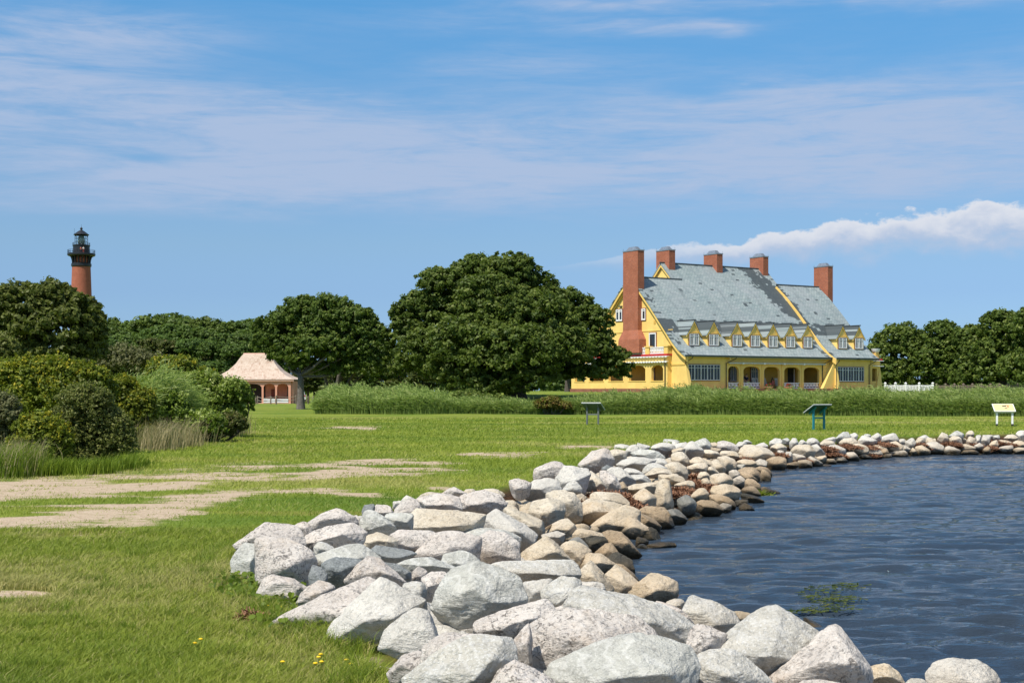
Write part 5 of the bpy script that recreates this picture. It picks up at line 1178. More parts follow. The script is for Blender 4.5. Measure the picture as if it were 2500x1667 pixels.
# reeds
def reeds(name, line, depth, n, htop, label, seed, mat='reed', w=.045, wind=(-.28, .1)):
    rr = np.random.RandomState(seed); lp = np.array(line, float); tt = rr.rand(n)*(len(lp)-1); i = tt.astype(int); f_ = (tt-i)[:, None]
    b = lp[i]*(1-f_)+lp[np.minimum(i+1, len(lp)-1)]*f_      # px, Y, height
    Yb = b[:, 1]+depth*rr.rand(n)**1.3; X = (b[:, 0]-1250)/F*b[:, 1]+rr.normal(size=n)*.1; 
    nn_ = fbm(np.stack([X*.55, Yb*.4, X*0], 1), 3, seed); nn2 = fbm(np.stack([X*2.0, Yb*1.2, X*0], 1), 2, seed+3)
    inn = (Yb-b[:, 1])/depth; Hh = b[:, 2]*(.70+.20*sstep(0, .35, inn)+.75*(nn_-.5)+.35*(nn2-.5))*(.76+.34*rr.rand(n)+.25*(rr.rand(n) < .05))
    gz_ = ground_z(np.stack([X, Yb], 1)); Hh = Hh-np.maximum(gz_, 0)*.85
    Hh = np.maximum(Hh, .35)
    Vs, Fq, at_, off = [], [], [], 0
    # stems
    V, Fs, m_ = blades(n, X, Yb, gz_, Hh, np.full(n, w*.55), rr, .16, 1, wind=(wind[0]*.35, wind[1]*.3)); Vs.append(V); Fq.append(Fs[0]); at_.append(np.repeat(.2+.5*rr.rand(n), m_)); off += len(V)
    # leaves
    k_ = 4
    for j in range(k_):
        t = .25+.72*rr.rand(n); a = rr.rand(n)*6.283; zc = gz_+Hh*t; L_ = .20+.26*rr.rand(n)
        d = np.column_stack([np.cos(a)*.6+wind[0]*1.5, np.sin(a)*.6+wind[1], .30+.7*rr.rand(n)]); d /= np.linalg.norm(d, axis=1)[:, None]
        base = np.column_stack([X+wind[0]*.35*Hh*t**2, Yb, zc]); side = np.cross(d, rr.normal(size=(n, 3))); side /= np.linalg.norm(side, axis=1)[:, None]; side *= w*.55
        tip = base+d*L_[:, None]*1.0+np.array([wind[0]*.25, 0, -.08]); mid = base+d*L_[:, None]*.5
        V = np.stack([base, mid-side, tip, mid+side], 1).reshape(-1, 3); ii_ = np.arange(n)*4+off; Vs.append(V); Fq.append(np.stack([ii_, ii_+1, ii_+2, ii_+3], 1)); off += len(V)
        at_.append(np.repeat(np.clip(.25*nn2+.25+.5*rr.rand(n)*t, 0, 1), 4))
    tri = [f for f in Fq if f.shape[1] == 3]; qd = [f for f in Fq if f.shape[1] == 4]
    o = np_mesh(name, np.concatenate(Vs), [np.concatenate(tri), np.concatenate(qd)], M[mat], attrs={'v': np.concatenate(at_)})
    return tag(o, label, 'reeds', kind='stuff')
reeds('reeds', [(772,93,1.3),(800,92.5,1.75),(850,92,1.85),(950,92,1.75),(1030,92,1.6),(1090,93,1.3),(1150,93.5,1.05),(1200,93,.9)], 8, 30000, 2, 'tall pale green reeds bending in the wind left of the huge oak', 101)
reeds('reeds', [(1150,93,.95),(1250,92,.9),(1330,91,.75),(1400,91,1.0),(1480,90.5,1.2),(1560,90,1.45),(1640,90,1.6)], 7, 26000, 1.5, 'low reeds between the huge oak and the grey sign', 102)
reeds('reeds', [(1600,90,1.5),(1700,90,1.65),(1800,89,1.6),(1900,88,1.6),(2000,87,1.6),(2150,86,1.55),(2300,85,1.55),(2420,84.5,1.5),(2540,84,1.5),(2700,83,1.5)], 9, 72000, 1.6, 'long band of dense green reeds below the yellow house', 103)
reeds('reeds', [(245,41,2.0),(300,41.5,2.25),(350,41.0,2.2),(400,42,2.1),(445,43,1.7)], 2.5, 2600, 2.3, 'tall light green reeds with feathery tops among the left bushes', 104, w=.030, wind=(.30, .1))
dry = [on_ground(px, py) for px, py in [(345,1090),(360,1095),(375,1100),(392,1098),(410,1090),(440,1092),(330,1085),(455,1088),(540,1066),(555,1064),(575,1060),(525,1070)]]
tufts('dry_grass', [(x, y, 1.0) for x, y, _ in dry], 230, .85, .012, 'drygrass', 'straw coloured dry grass stems in front of the left bushes', spread=.28, lean=.5, wind=(.2, 0), seed=31)
gl = [on_ground(px, py) for px, py in [(-10,1160),(15,1165),(35,1160),(50,1158),(75,1160),(110,1160),(150,1157),(200,1158),(250,1155),(300,1148),(330,1142)]]
tufts('long_grass', [(x, y, .75 if i < 4 else .42) for i, (x, y, _) in enumerate(gl)], 600, .85, .011, 'tallgrass', 'tall green grass under the left bushes beside the track', spread=.32, lean=.6, seed=33)
tufts('dry_grass', [(x, y, .8) for x, y, _ in gl[:4]], 160, .95, .010, 'drygrass', 'dry stems in the tall grass at the left edge', spread=.30, lean=.6, seed=35)

# one far belt of wood closing the horizon
rr = np.random.RandomState(120); lob = []
for px in np.arange(-300, 3300, 34):
    Y = 330+rr.uniform(-12, 12); h_ = rr.uniform(3.6, 5.2)
    lob.append(((px-1250)/F*Y, Y, h_*.45, 3.0, 3.0, h_*.62))
V, v = clump_leaves(lob, 46000, .55, rr, clump=.3, fill=.35, per=40)
o = foliage('woods', V, v, M['pineleaf']); tag(o, 'distant belt of woods closing the horizon', 'woods', kind='stuff')
# ------------------------------------------------------------------ the yellow house
HA = Vector((17.726, 140.0, EYE)); HR = R(32.683)
hu = Vector((math.cos(HR), math.sin(HR))); hn_ = Vector((-math.sin(HR), math.cos(HR)))
def hs(px, t):        # place along the facade of a pixel column, for a plane t metres behind the facade
    k_ = (px-1250)/F; Ox, Oy = HA.x+hn_.x*t, HA.y+hn_.y*t
    return (k_*Oy-Ox)/(hu.x-k_*hu.y)
house = empty('house', tuple(HA), HR)
tag(house, 'large yellow house with green shingled gable roofs, five brick chimneys and arched porches', 'house')
# roof profile (t, z) of the front slope, flared at the eave
PF = [(-.55,3.62),(-.1,3.86),(.66,4.36),(1.68,5.26),(3.18,6.86),(5.29,9.08),(7.05,10.78),(8.8,12.22),(10.9,14.22)]
def prof_z(t):
    a = np.array(PF); return float(np.interp(t, a[:, 0], a[:, 1]))
def profile(rt, eave=0.0):
    """outer line of a gable with the ridge at depth rt, from the front eave over the ridge to the back eave"""
    f = [(t+eave, z) for t, z in PF if t+eave < rt-.05]; zr = prof_z(rt-eave); f = f+[(rt, zr)]
    return f+[(2*rt-t, z) for t, z in f[-2::-1]]
def roof_piece(name, s0, s1, rt, eave=0.0, th=.20, parent=house):
    o_ = profile(rt, eave); i_ = [(t, z-th) for t, z in o_]
    mb = MB(); n = len(o_); Vv = []
    for s_ in (s0, s1): Vv += [(s_, t, z) for t, z in o_]+[(s_, t, z) for t, z in i_]
    Fc = []; m = 2*n
    for i in range(n-1):
        Fc.append((i, i+1, m+i+1, m+i)); Fc.append((n+i, m+n+i, m+n+i+1, n+i+1))
        Fc.append((i, n+i, n+i+1, i+1)); Fc.append((m+i, m+i+1, m+n+i+1, m+n+i))
    Fc += [(0, m, m+n, n), (n-1, n+n-1, m+n+n-1, m+n-1)]
    mb.add(Vv, Fc); return mb.build(name, M['roof'], parent)
RT = 8.8; RM = 10.9; WT = -.60; RW_ = RT+WT
SM0, SM1 = 5.6, 21.4; SW0, SW1 = 20.60, 27.35
main = roof_piece('roof', SM0, SM1, RM)
# left wing roof lies a little prouder so that no faces share a plane
def shift_prof(dz):
    global PF; old = PF; PF = [(t, z+dz) for t, z in PF]; return old
old = shift_prof(.035); left = roof_piece('roof', -.45, 6.9, RT); PF = old
old = shift_prof(-.02); right = roof_piece('roof', SW0, SW1, RW_, WT); PF = old
# ridge caps and eave gutters
MB().tube([(SM0-.1, RM, prof_z(RM)+.02), (SM1, RM, prof_z(RM)+.02)], .10, 6).build('ridge_cap', M['ridge'], main)
MB().tube([(-.5, RT, prof_z(RT)+.05), (6.9, RT, prof_z(RT)+.05)], .10, 6).build('ridge_cap', M['ridge'], left)
MB().tube([(SW0-.05, RW_, prof_z(RT)+.01), (SW1, RW_, prof_z(RT)+.01)], .10, 6).build('ridge_cap', M['ridge'], right)
MB().box(-.45, -.66, 3.52, 20.58, -.555, 3.64).build('gutter', M['ridge'], house)
MB().box(SW0+.0, WT-.66, 3.50, SW1, WT-.555, 3.62).build('gutter', M['ridge'], house)
# gable rake boards (yellow) under the roof edges
def rake(s0, s1, rt, eave, drop, zoff=0.0, tmin=None):
    o_ = [(t, z+zoff) for t, z in profile(rt, eave)]; poly = [(t, z-.22) for t, z in o_]+[(t, z-.22-drop) for t, z in o_[::-1]]
    mb = MB(); n = len(o_)
    for i in range(n-1):
        a, b = o_[i], o_[i+1]
        mb.prism([(a[0], a[1]-.21), (b[0], b[1]-.21), (b[0], b[1]-.21-drop), (a[0], a[1]-.21-drop)], s0, s1, 'x')
    return mb
rake(-.40, -.28, RT, 0, .34, .035).build('rake_board', M['yellowtrim'], house)
rake(-.20, -.02, RT, 0, .50, .035).build('rake_moulding', M['yellow'], house)
rake(SW0-.06, SW0+.14, RW_, WT, .60, .02).build('rake_board', M['yellowtrim'], house)
rake(SM0+.03, SM0+.15, RM, 0, .26).build('rake_board', M['yellowtrim'], house)
# walls -----------------------------------------------------------
def gable_wall(name, s0, s1, rt, eave, t0, t1, z0, zoff=0.0, low=.25):
    o_ = [(t, z-low+zoff) for t, z in profile(rt, eave) if t0 <= t <= t1]
    pz = lambda t: np.interp(t, [q[0] for q in profile(rt, eave)], [q[1]-low+zoff for q in profile(rt, eave)])
    poly = [(t0, z0), (t0, float(pz(t0)))]+o_+[(t1, float(pz(t1))), (t1, z0)]
    # convex pieces so that the caps triangulate cleanly
    mb = MB()
    top = poly[1:-1]
    for i in range(len(top)-1):
        a, b = top[i], top[i+1]
        if b[0]-a[0] > 1e-4: mb.prism([(a[0], z0), (b[0], z0), b, a], s0, s1, 'x')
    return mb.build(name, M['yellow'], house)
PB, PE = 2.15, 19.4          # porch along the gable side
gable_wall('gable_wall', 0, .3, RT, 0, 0.0, PB, .2, .035)
gable_wall('gable_wall', 0, .3, RT, 0, PB, 2*RT-.0, 2.95, .035)
gable_wall('gable_wall', SM0+.25, SM0+.5, RM, 0, 6.9, 15.0, 8.0, 0)
gable_wall('gable_wall', SW0+.30, SW0+.5, RW_, WT, WT, 9.0, .2, -.02)
gable_wall('gable_wall', SW1-.9, SW1-.6, RW_, WT, WT, 2*RW_-WT, .2, -.02)
gable_wall('gable_wall', 20.4, 20.7, RM, 0, 6.0, 15.8, .2, 0)
# front wall with the arched porch
WW = MB()
arch = [(5.88,7.36),(8.01,10.38),(10.96,13.21),(13.89,16.19),(16.8,19.15)]
ZS, ZT, ZB = 2.16, 2.52, .20
WW.box(.3, 0, .2, 5.88, .3, 3.9)
WW.box(5.88, 0, 2.75, 19.75, .28, 3.9)
pe = [5.88]+[x for a_ in arch for x in a_]+[19.75]
for i in range(1, len(pe)-1, 2):
    if i == 1: continue
for i in range(5):
    x0, x1 = arch[i]
    nxt = arch[i+1][0] if i < 4 else 19.75
    WW.box(x1, 0, .2, nxt, .30, 2.75)
    pts = []; m_ = 20
    for j in range(m_+1):
        u_ = j/m_; pts.append((x0+(x1-x0)*u_, ZS+(ZT-ZS)*(1-abs(2*u_-1)**4.5)))
    for j in range(m_):
        WW.prism([pts[j], pts[j+1], (pts[j+1][0], 2.75), (pts[j][0], 2.75)], .0, .30, 'y')
WW.build('front_wall', M['yellow'], house)
MB().box(19.75, 0, .2, 20.9, .3, 3.9).build('front_wall', M['yellow'], house)
# wing front, ends and back
wing_end = 26.8
MB().box(20.92, WT, .2, wing_end, WT+.3, 3.42).build('front_wall', M['yellow'], house)
MB().box(.3, 17.3, .2, 20.3, 17.6, 4.0).build('back_wall', M['yellow'], house)
# battered buttresses that catch the sun on their left sides
def wedge(s0, s1, t0, dt, z1, ds=0.0):
    mb = MB(); mb.add([(s0-ds, t0-dt, .2), (s1, t0-dt, .2), (s1, t0+.02, .2), (s0-ds, t0+.02, .2), (s0, t0-.04, z1), (s1, t0-.04, z1), (s1, t0+.02, z1), (s0, t0+.02, z1)],
                     [(0,3,2,1),(4,5,6,7),(0,1,5,4),(1,2,6,5),(2,3,7,6),(3,0,4,7)]); return mb
wedge(0.0, .35, 0, .75, 2.9, .04).build('buttress', M['yellow'], house)
wedge(20.92, 21.25, WT, .45, 2.9, .04).build('buttress', M['yellow'], house)
sb_ = hs(2010, WT-.02)
MB().add([(sb_, WT-.02, .2), (20.94, WT-.02, .2), (20.94, 0, .2), (sb_+.05, 0, .2), (20.84, WT-.02, 3.2), (20.94, WT-.02, 3.2), (20.94, 0, 3.2), (20.84, 0, 3.2)],
         [(0,3,2,1),(4,5,6,7),(0,1,5,4),(1,2,6,5),(2,3,7,6),(3,0,4,7)]).build('buttress', M['yellow'], house)
MB().box(20.76, WT-.06, 2.62, 21.0, 0, 2.78).build('buttress_moulding', M['yellowtrim'], house)
MB().box(-.06, -.05, 2.62, .2, PB, 2.80).build('wall_moulding', M['yellowtrim'], house)
# brick foundation
MB().box(-.62, -.8, -.6, 20.0, .36, .19).box(-.62, .36, -.6, .4, 19.6, .19).build('foundation', M['darkbrick'], house)
MB().box(19.98, WT-.60, -.6, 27.6, 1.0, .19).build('foundation', M['darkbrick'], house)
MB().box(.4, .36, -.2, 20.0, 17.5, .10).build('porch_floor', M['terracotta'], house)
# inside of the front porch
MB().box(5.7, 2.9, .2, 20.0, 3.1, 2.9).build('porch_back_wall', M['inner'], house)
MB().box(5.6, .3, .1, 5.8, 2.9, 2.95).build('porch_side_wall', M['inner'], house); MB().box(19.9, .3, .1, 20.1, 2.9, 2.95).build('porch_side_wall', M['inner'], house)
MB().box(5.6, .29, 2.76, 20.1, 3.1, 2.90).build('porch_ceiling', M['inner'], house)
# white scalloped ledge over the porch
mb = MB(); mb.box(5.75, -.34, 2.86, 19.9, -.02, 2.93)
for i in range(int((19.9-5.75)/.24)): mb.lathe([(.01, -.16), (.05, -.12), (.06, 0)], 6) if False else mb.box(5.80+i*.24, -.36, 2.78, 5.80+i*.24+.13, -.30, 2.86)
mb.build('scalloped_ledge', M['offwhite'], house)
mb = MB()
for i, x_ in enumerate([7.68, 10.67, 13.55, 16.5]): MB().box(x_-.12, -.42, 2.76, x_+.12, -.2, 2.94).build('ledge_bracket', M['white'], house)
# mouldings on the piers
mb = MB()
for i in range(4): xm = (arch[i][1]+arch[i+1][0])/2; mb.box(xm-.08, -.05, .2, xm+.08, .02, 2.76)
mb.build('pier_strip', M['yellowtrim'], house)
# railings
def railing(x0, x1, t0, along='s', z0=.22, z1=.84, n=None, matn='white', parent=house):
    mb = MB(); L_ = x1-x0; n = n or max(3, int(L_/.40))
    def bx(a, b, c, d, w0, w1):
        if along == 's': mb.box(a, t0+w0, c, b, t0+w1, d)
        else: mb.box(t0+w0, a, c, t0+w1, b, d)
    H_ = z1-z0
    bx(x0, x1, z1-.08*H_/.6, z1, -.02, .10); bx(x0, x1, z0, z0+.10*H_/.6, .01, .07); bx(x0, x1, z0+.20*H_/.6, z0+.27*H_/.6, .02, .06)
    st = L_/n
    for i in range(n):
        xc = x0+(i+.5)*st
        bx(x0+i*st, x0+i*st+.05, z0, z1-.05, .0, .08)
        bx(xc-st*.22, xc+st*.22, z0+.27*H_/.6, z0+.40*H_/.6, .02, .06); bx(xc-st*.10, xc+st*.10, z0+.40*H_/.6, z1-.10*H_/.6, .02, .06)
        bx(xc-st*.30, xc+st*.30, z1-.20*H_/.6, z1-.12*H_/.6, .02, .06)
    return mb.build('railing', M[matn], parent)
for i in (0, 1, 3, 4): railing(arch[i][0], arch[i][1], .06)
# windows ---------------------------------------------------------
def window(w, h, n, loc, rz=0.0, frame='maroon', mull=.040, curtain=False, fr=.07, depth=.06, parent=house, name='window', transom=True, bars=1):
    """n casements side by side in a wall plane; origin at the lower left corner, looking along +y"""
    mb = MB(); mb.box(0, -depth, 0, w, 0.0, h); root = mb.build(name, M[frame], parent, loc=loc, rz=rz)
    g_ = MB(); sh = MB(); cw = (w-2*fr-(n-1)*fr*.6)/n
    for i in range(n):
        x0 = fr+i*(cw+fr*.6); d0 = -depth-.012
        g_.box(x0, d0, fr, x0+cw, -depth+.004, h-fr)
        d1 = d0-.03; s_ = mull
        sh.box(x0, d1, fr, x0+s_, d0+.004, h-fr).box(x0+cw-s_, d1, fr, x0+cw, d0+.004, h-fr).box(x0+s_, d1, fr, x0+cw-s_, d0+.004, fr+s_*1.6).box(x0+s_, d1, h-fr-s_, x0+cw-s_, d0+.004, h-fr)
        for b in range(bars):
            xb = x0+cw*(b+1)/(bars+1); sh.box(xb-s_*.45, d1, fr+s_*1.6, xb+s_*.45, d0+.004, h-fr-s_)
        if transom: sh.box(x0+s_, d1-.002, fr+(h-2*fr)*.78, x0+cw-s_, d0+.004, fr+(h-2*fr)*.78+s_*.9)
    g_.build('pane', M['glass'], root); sh.build('sash', M['white'], root)
    if curtain:
        c_ = MB()
        for i in range(n):
            x0 = fr+i*(cw+fr*.6); d0 = -depth-.018
            c_.box(x0+.03, d0, fr+.02, x0+cw*.27, d0+.004, h-fr-.02).box(x0+cw*.73, d0, fr+.02, x0+cw-.03, d0+.004, h-fr-.02)
        c_.build('curtain', M['curtain'], root)
    return root
window(4.40, 1.75, 5, (.33, -.0, .98))
s_a, s_b = hs(1780+935*.28061, WT), hs(1780+1172*.28061, WT)
window(s_b-s_a, 1.72, 5, (s_a, WT, .93))
# gable windows (wall faces -x): rotate so that the window's outside looks to -x
def gwin(t_hi, z, w, h, n, **kw): return window(w, h, n, (0.0, t_hi, z), R(-90), **kw)
gwin(7.62, 7.42, 1.28, 1.38, 2, bars=0, mull=.10); gwin(11.66, 7.50, 1.25, 1.42, 2, bars=0, mull=.10)
gwin(5.86, 4.25, 1.30, 1.90, 1, bars=0, mull=.13, transom=False)
MB().box(-.05, 1.9, 6.28, -.0, 7.8, 6.36).box(-.05, 10.4, 6.28, -.0, 15.7, 6.36).build('belt_moulding', M['yellowtrim'], house)
mb = MB()
for t_, z_ in ((4.9, 7.35), (4.9, 7.20), (4.9, 7.05), (12.9, 7.35), (12.9, 7.20), (12.9, 7.05), (7.2, 9.9), (7.2, 9.75)): mb.box(-.05, t_-.18, z_-.035, -.0, t_+.18, z_+.035)
mb.build('vent_slat', M['yellowtrim'], house)
MB().box(-.16, 7.2, 9.0, 0, 7.75, 9.12).box(-.16, 10.5, 9.1, 0, 11.0, 9.22).frustum(-.12, 7.5, 8.75, 0, 7.75, -.16, 7.3, 9.0, 0, 7.75).build('corbel', M['ridge'], house)
# windows and doors at the back of the porch
window(1.15, 1.85, 2, (8.55, 2.9, .95)); window(2.1, 2.05, 3, (11.6, 2.9, .5)); 
MB().box(17.2, 2.84, .2, 18.05, 2.9, 2.45).build('doorway', M['door'], house); MB().box(18.05, 2.80, .2, 18.16, 2.9, 2.45).build('door_trim', M['white'], house)
MB().box(18.16, 2.82, .2, 18.3, 2.9, 2.45).build('door_trim', M['maroon'], house)
# dormers ---------------------------------------------------------
def dormer(sc, eave=0.0, hw=.80):
    tf = .95+eave; zb = prof_z(.95)-.05; ze, zp = 6.0, 7.30; ov = .22; ww = hw
    tb_e, tb_p = 2.60+eave, 3.75+eave
    root = MB().prism([(sc-ww, zb), (sc+ww, zb), (sc+ww, ze), (sc, ze+ (zp-ze)*.86), (sc-ww, ze)], tf, 3.3+eave, 'y').build('dormer', M['yellow'], house)
    rf = MB(); hwo = ww+ov; dz = .10
    for sg in (-1, 1):
        a0 = (sc, tf-.09, zp); b0 = (sc+sg*hwo, tf-.09, ze-.18); m0 = (sc+sg*hwo*.50, tf-.09, (zp+ze-.18)/2-.09)
        a1 = (sc, 3.95+eave, zp); b1 = (sc+sg*hwo, 2.75+eave, ze-.18); m1 = (sc+sg*hwo*.50, 3.35+eave, m0[2])
        for (p0, p1, q0, q1) in ((a0, m0, a1, m1), (m0, b0, m1, b1)):
            rf.add([p0, p1, q1, q0]+[(x, y, z-dz) for x, y, z in (p0, p1, q1, q0)], [(0,1,2,3),(4,7,6,5),(0,4,5,1),(1,5,6,2),(2,6,7,3),(3,7,4,0)])
    rf.build('roof', M['roof'], root)
    MB().tube([(sc, tf-.26, zp+.02), (sc, 3.95+eave, zp+.02)], .075, 6).build('ridge_cap', M['ridge'], root)
    bb = MB()
    for sg in (-1, 1):
        P_ = [(sc, zp-.11), (sc+sg*hwo*.5, (zp+ze-.18)/2-.20), (sc+sg*hwo, ze-.29)]
        for i in range(2):
            a, b = P_[i], P_[i+1]; bb.prism([a, b, (b[0], b[1]-.15), (a[0], a[1]-.17)], tf-.085, tf-.02, 'y')
    bb.build('bargeboard', M['yellowtrim'], root)
    MB().box(sc-ww-.02, tf-.05, ze-.06, sc+ww+.02, tf-.002, ze+.05).build('lintel', M['yellowtrim'], root)
    w_ = 1.34; h_ = ze-.06-(zb+.10)
    mbx = window(w_, h_, 2, (sc-w_/2, tf, zb+.08), parent=root, frame='maroon', curtain=True, fr=.05, mull=.05)
    return root
for sc in (2.0, 4.68): dormer(sc)
for i in range(5): dormer(7.92+i*2.59)
for sc in (hs(2056.4, WT+.95), hs(2096.5, WT+.95)): dormer(sc, WT, .78)
# chimneys --------------------------------------------------------
def chimney(s0, s1, t0, t1, z0, z1, name='chimney'):
    root = MB().box(s0, t0, z0, s1, t1, z1).build(name, M['brick'], house)
    MB().box(s0-.04, t0-.04, z1-.06, s1+.04, t1+.04, z1+.05).build('chimney_crown', M['metal'], root)
    sm, tm = (s0+s1)/2, (t0+t1)/2; a, b = (s1-s0)/2*.75, (t1-t0)/2*.70
    mb = MB().frustum(sm-a, tm-b, z1+.08, sm+a, tm+b, sm-a*.6, tm-b*.6, z1+.42, sm+a*.6, tm+b*.6)
    mb.build('spark_cap', M['metal'], root)
    mb = MB()
    for x_, y_ in ((s0+.02, t0+.02), (s1-.02, t0+.02), (s0+.02, t1-.02), (s1-.02, t1-.02)): mb.tube([(x_, y_, z1), (x_, y_, z1+.30)], .012, 4)
    mb.build('lightning_rod', M['ridge'], root)
    return root
c1 = chimney(-.55, .30, 7.10, 9.70, 6.4, 15.0)
MB().frustum(-.98, 6.35, 4.0, .0, 10.10, -.90, 6.40, 5.45, 0, 10.05).frustum(-.90, 6.40, 5.45, 0, 10.05, -.55, 7.10, 6.45, 0, 9.70).build('chimney_base', M['brick'], c1)
def ridge_ch(pxl, pxc, tc, dt, ztop, zbot, w):
    t0 = tc-dt/2; s0 = hs(pxc, t0); return chimney(s0, s0+w, t0, tc+dt/2, zbot, ztop)
ridge_ch(1601.7, 1633.8, RM+.30, 2.3, 15.65, 11.5, .85)
ridge_ch(1718.5, 1750.5, RM+.30, 2.3, 15.60, 12.0, .85)
ridge_ch(1832.3, 1863.5, RM+.30, 2.3, 15.65, 12.0, .80)
ridge_ch(1990.2, 2021.5, RW_+.30, 2.3, 14.70, 9.0, .80)
# downpipes ---------------------------------------------------------
def pipe(s_top, t_top, s_b, t_b, z_k=2.85, z_top=3.55, z_end=-.1, r_=.045):
    return MB().tube([(s_top, t_top, z_top), (s_top-.03, t_top, z_top-.22), (s_b, t_b, z_k), (s_b, t_b, z_end)], r_, 6).build('downpipe', M['pipe'], house)
pipe(.62, -.52, .05, -.1-.7*0, 2.9); pipe(6.55, -.52, 5.55, -.08); pipe(20.45, -.55, 19.6, -.06)
sA = hs(1780+962*.28061, WT-.5); sB = hs(1780+902*.28061, WT-.1); pipe(sA, WT-.52, sB, WT-.62, 2.85, 3.5)
sA = hs(1780+1278*.28061, WT-.5); sB = hs(1780+1218*.28061, WT-.05); pipe(sA, WT-.52, sB, WT-.07, 2.85, 3.5)
MB().tube([(-.68, PB+.25, 3.3), (-.68, PB+.25, -.1)], .05, 6).build('downpipe', M['pipe'], house)
# porch on the gable side -----------------------------------------
pf = MB(); po = [(2.85,4.79),(5.82,8.64),(9.7,12.3),(13.3,15.9),(16.8,18.7)]
P0, P1 = -.55, -.25
zs, zt, zb_ = 2.3, 2.66, 1.03
pf.box(P0, PB, .2, P1, PE, zb_)
ed = [PB]+[x for a_ in po for x in a_]+[PE]
for i in range(0, len(ed), 2): pf.box(P0, ed[i], zb_, P1, ed[i+1], 2.85)
for x0, x1 in po:
    m_ = 10; pts = [(x0+(x1-x0)*j/m_, zs+(zt-zs)*(1-abs(2*j/m_-1)**3.0)) for j in range(m_+1)]
    for j in range(m_): pf.prism([pts[j], pts[j+1], (pts[j+1][0], 2.85), (pts[j][0], 2.85)], P0, P1, 'x')
pf.box(P0, PB, 2.85, P1, PE, 3.55)
pf.box(P1, PB, .2, .05, PB+.25, 3.55)
pf.build('side_porch_wall', M['yellow'], house)
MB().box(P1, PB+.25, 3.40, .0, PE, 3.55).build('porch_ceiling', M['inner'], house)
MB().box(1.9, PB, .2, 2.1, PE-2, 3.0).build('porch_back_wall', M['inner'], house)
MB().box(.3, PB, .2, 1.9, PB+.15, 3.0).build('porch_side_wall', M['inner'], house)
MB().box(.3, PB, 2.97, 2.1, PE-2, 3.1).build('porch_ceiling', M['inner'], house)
mb = MB()
for x0, x1 in po: mb.box(P0-.05, x0-.12, zb_-.09, P0, x1+.12, zb_)
mb.build('sill', M['yellowtrim'], house)
window(.9, 1.7, 1, (1.9, 5.1, .95), R(-90), parent=house); window(1.0, 1.9, 1, (1.9, 8.2, .9), R(-90), parent=house)
MB().box(P0-.12, PB-.12, 3.62, .0, PE, 3.82).build('red_cornice', M['redtrim'], house)
def scallops(y0, y1, x0, z, dz, st, parent=house, axis='y'):
    mb = MB(); n = int((y1-y0)/st)
    mb.box(x0, y0, z, x0+.25, y1, z+dz*.5)
    for i in range(n):
        yy = y0+(i+.1)*st; mb.box(x0-.03, yy, z-dz*.55, x0+.04, yy+st*.55, z)
    return mb.build('scalloped_trim', M['white'], parent)
scallops(PB-.2, PE, P0-.22, 3.52, .12, .52); scallops(PB-.2, PE, P0-.26, 2.98, .14, .45)
for i in range(8):
    pass
posts_t = [2.35, 5.45, 10.1, 14.2, 18.6]
for t_ in posts_t: MB().box(P0-.06, t_-.32, 3.82, P0+.5, t_+.32, 4.62).box(P0-.12, t_-.40, 4.55, P0+.56, t_+.40, 4.68).build('balustrade_post', M['yellowtrim'], house)
for a, b in zip(posts_t[:-1], posts_t[1:]): railing(a+.33, b-.33, P0+.05, 't', 3.84, 4.56, n=max(5, int((b-a)/.33)))
MB().box(P0, PB, 3.55, .0, PE, 3.70).build('porch_deck', M['offwhite'], house)
# small porch on the far end
q0 = wing_end
T0 = .1; XE = hs(2149, T0)
rp = MB().box(q0, T0, .2, XE, T0+.3, 1.05).box(q0, T0, 2.5, XE, T0+.3, 3.5).box(q0, T0, 1.05, q0+.45, T0+.3, 2.5).box(XE-.55, T0, 1.05, XE, T0+.3, 2.5)
rp.box(XE-.3, T0+.3, .2, XE, 8, 3.5)
rp.build('end_porch_wall', M['yellow'], house)
xb = XE-.95
MB().add([(xb, T0-.3, .2), (XE+.02, T0-.3, .2), (XE+.02, T0, .2), (xb, T0, .2), (XE-.12, T0-.02, 2.4), (XE+.02, T0-.02, 2.4), (XE+.02, T0, 2.4), (XE-.12, T0, 2.4)], [(0,3,2,1),(4,5,6,7),(0,1,5,4),(1,2,6,5),(2,3,7,6),(3,0,4,7)]).build('buttress', M['yellow'], house)
MB().box(q0+.6, T0-.2, 3.42, XE+.15, 8, 3.62).build('red_cornice', M['redtrim'], house)
MB().box(q0+.6, T0-.3, 3.32, XE+.30, 8, 3.40).build('scalloped_trim', M['white'], house)
MB().box(q0+.6, T0-.3, 2.72, XE+.28, 8, 2.80).build('scalloped_trim', M['white'], house)
MB().box(XE-.75, T0, 3.62, XE-.2, T0+.5, 4.30).build('balustrade_post', M['yellowtrim'], house)
MB().lathe([(.30, 4.30), (.42, 4.45), (.50, 4.67), (.52, 4.75), (.45, 4.75)], 14, XE-.48, T0+.25).build('bowl_finial', M['white'], house)
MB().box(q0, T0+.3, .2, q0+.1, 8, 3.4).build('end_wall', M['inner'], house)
# steps
MB().box(10.7, -1.6, -.6, 13.5, -.78, .02).box(10.7, -1.1, -.6, 13.5, -.80, .10).build('steps', M['terracotta'], house)
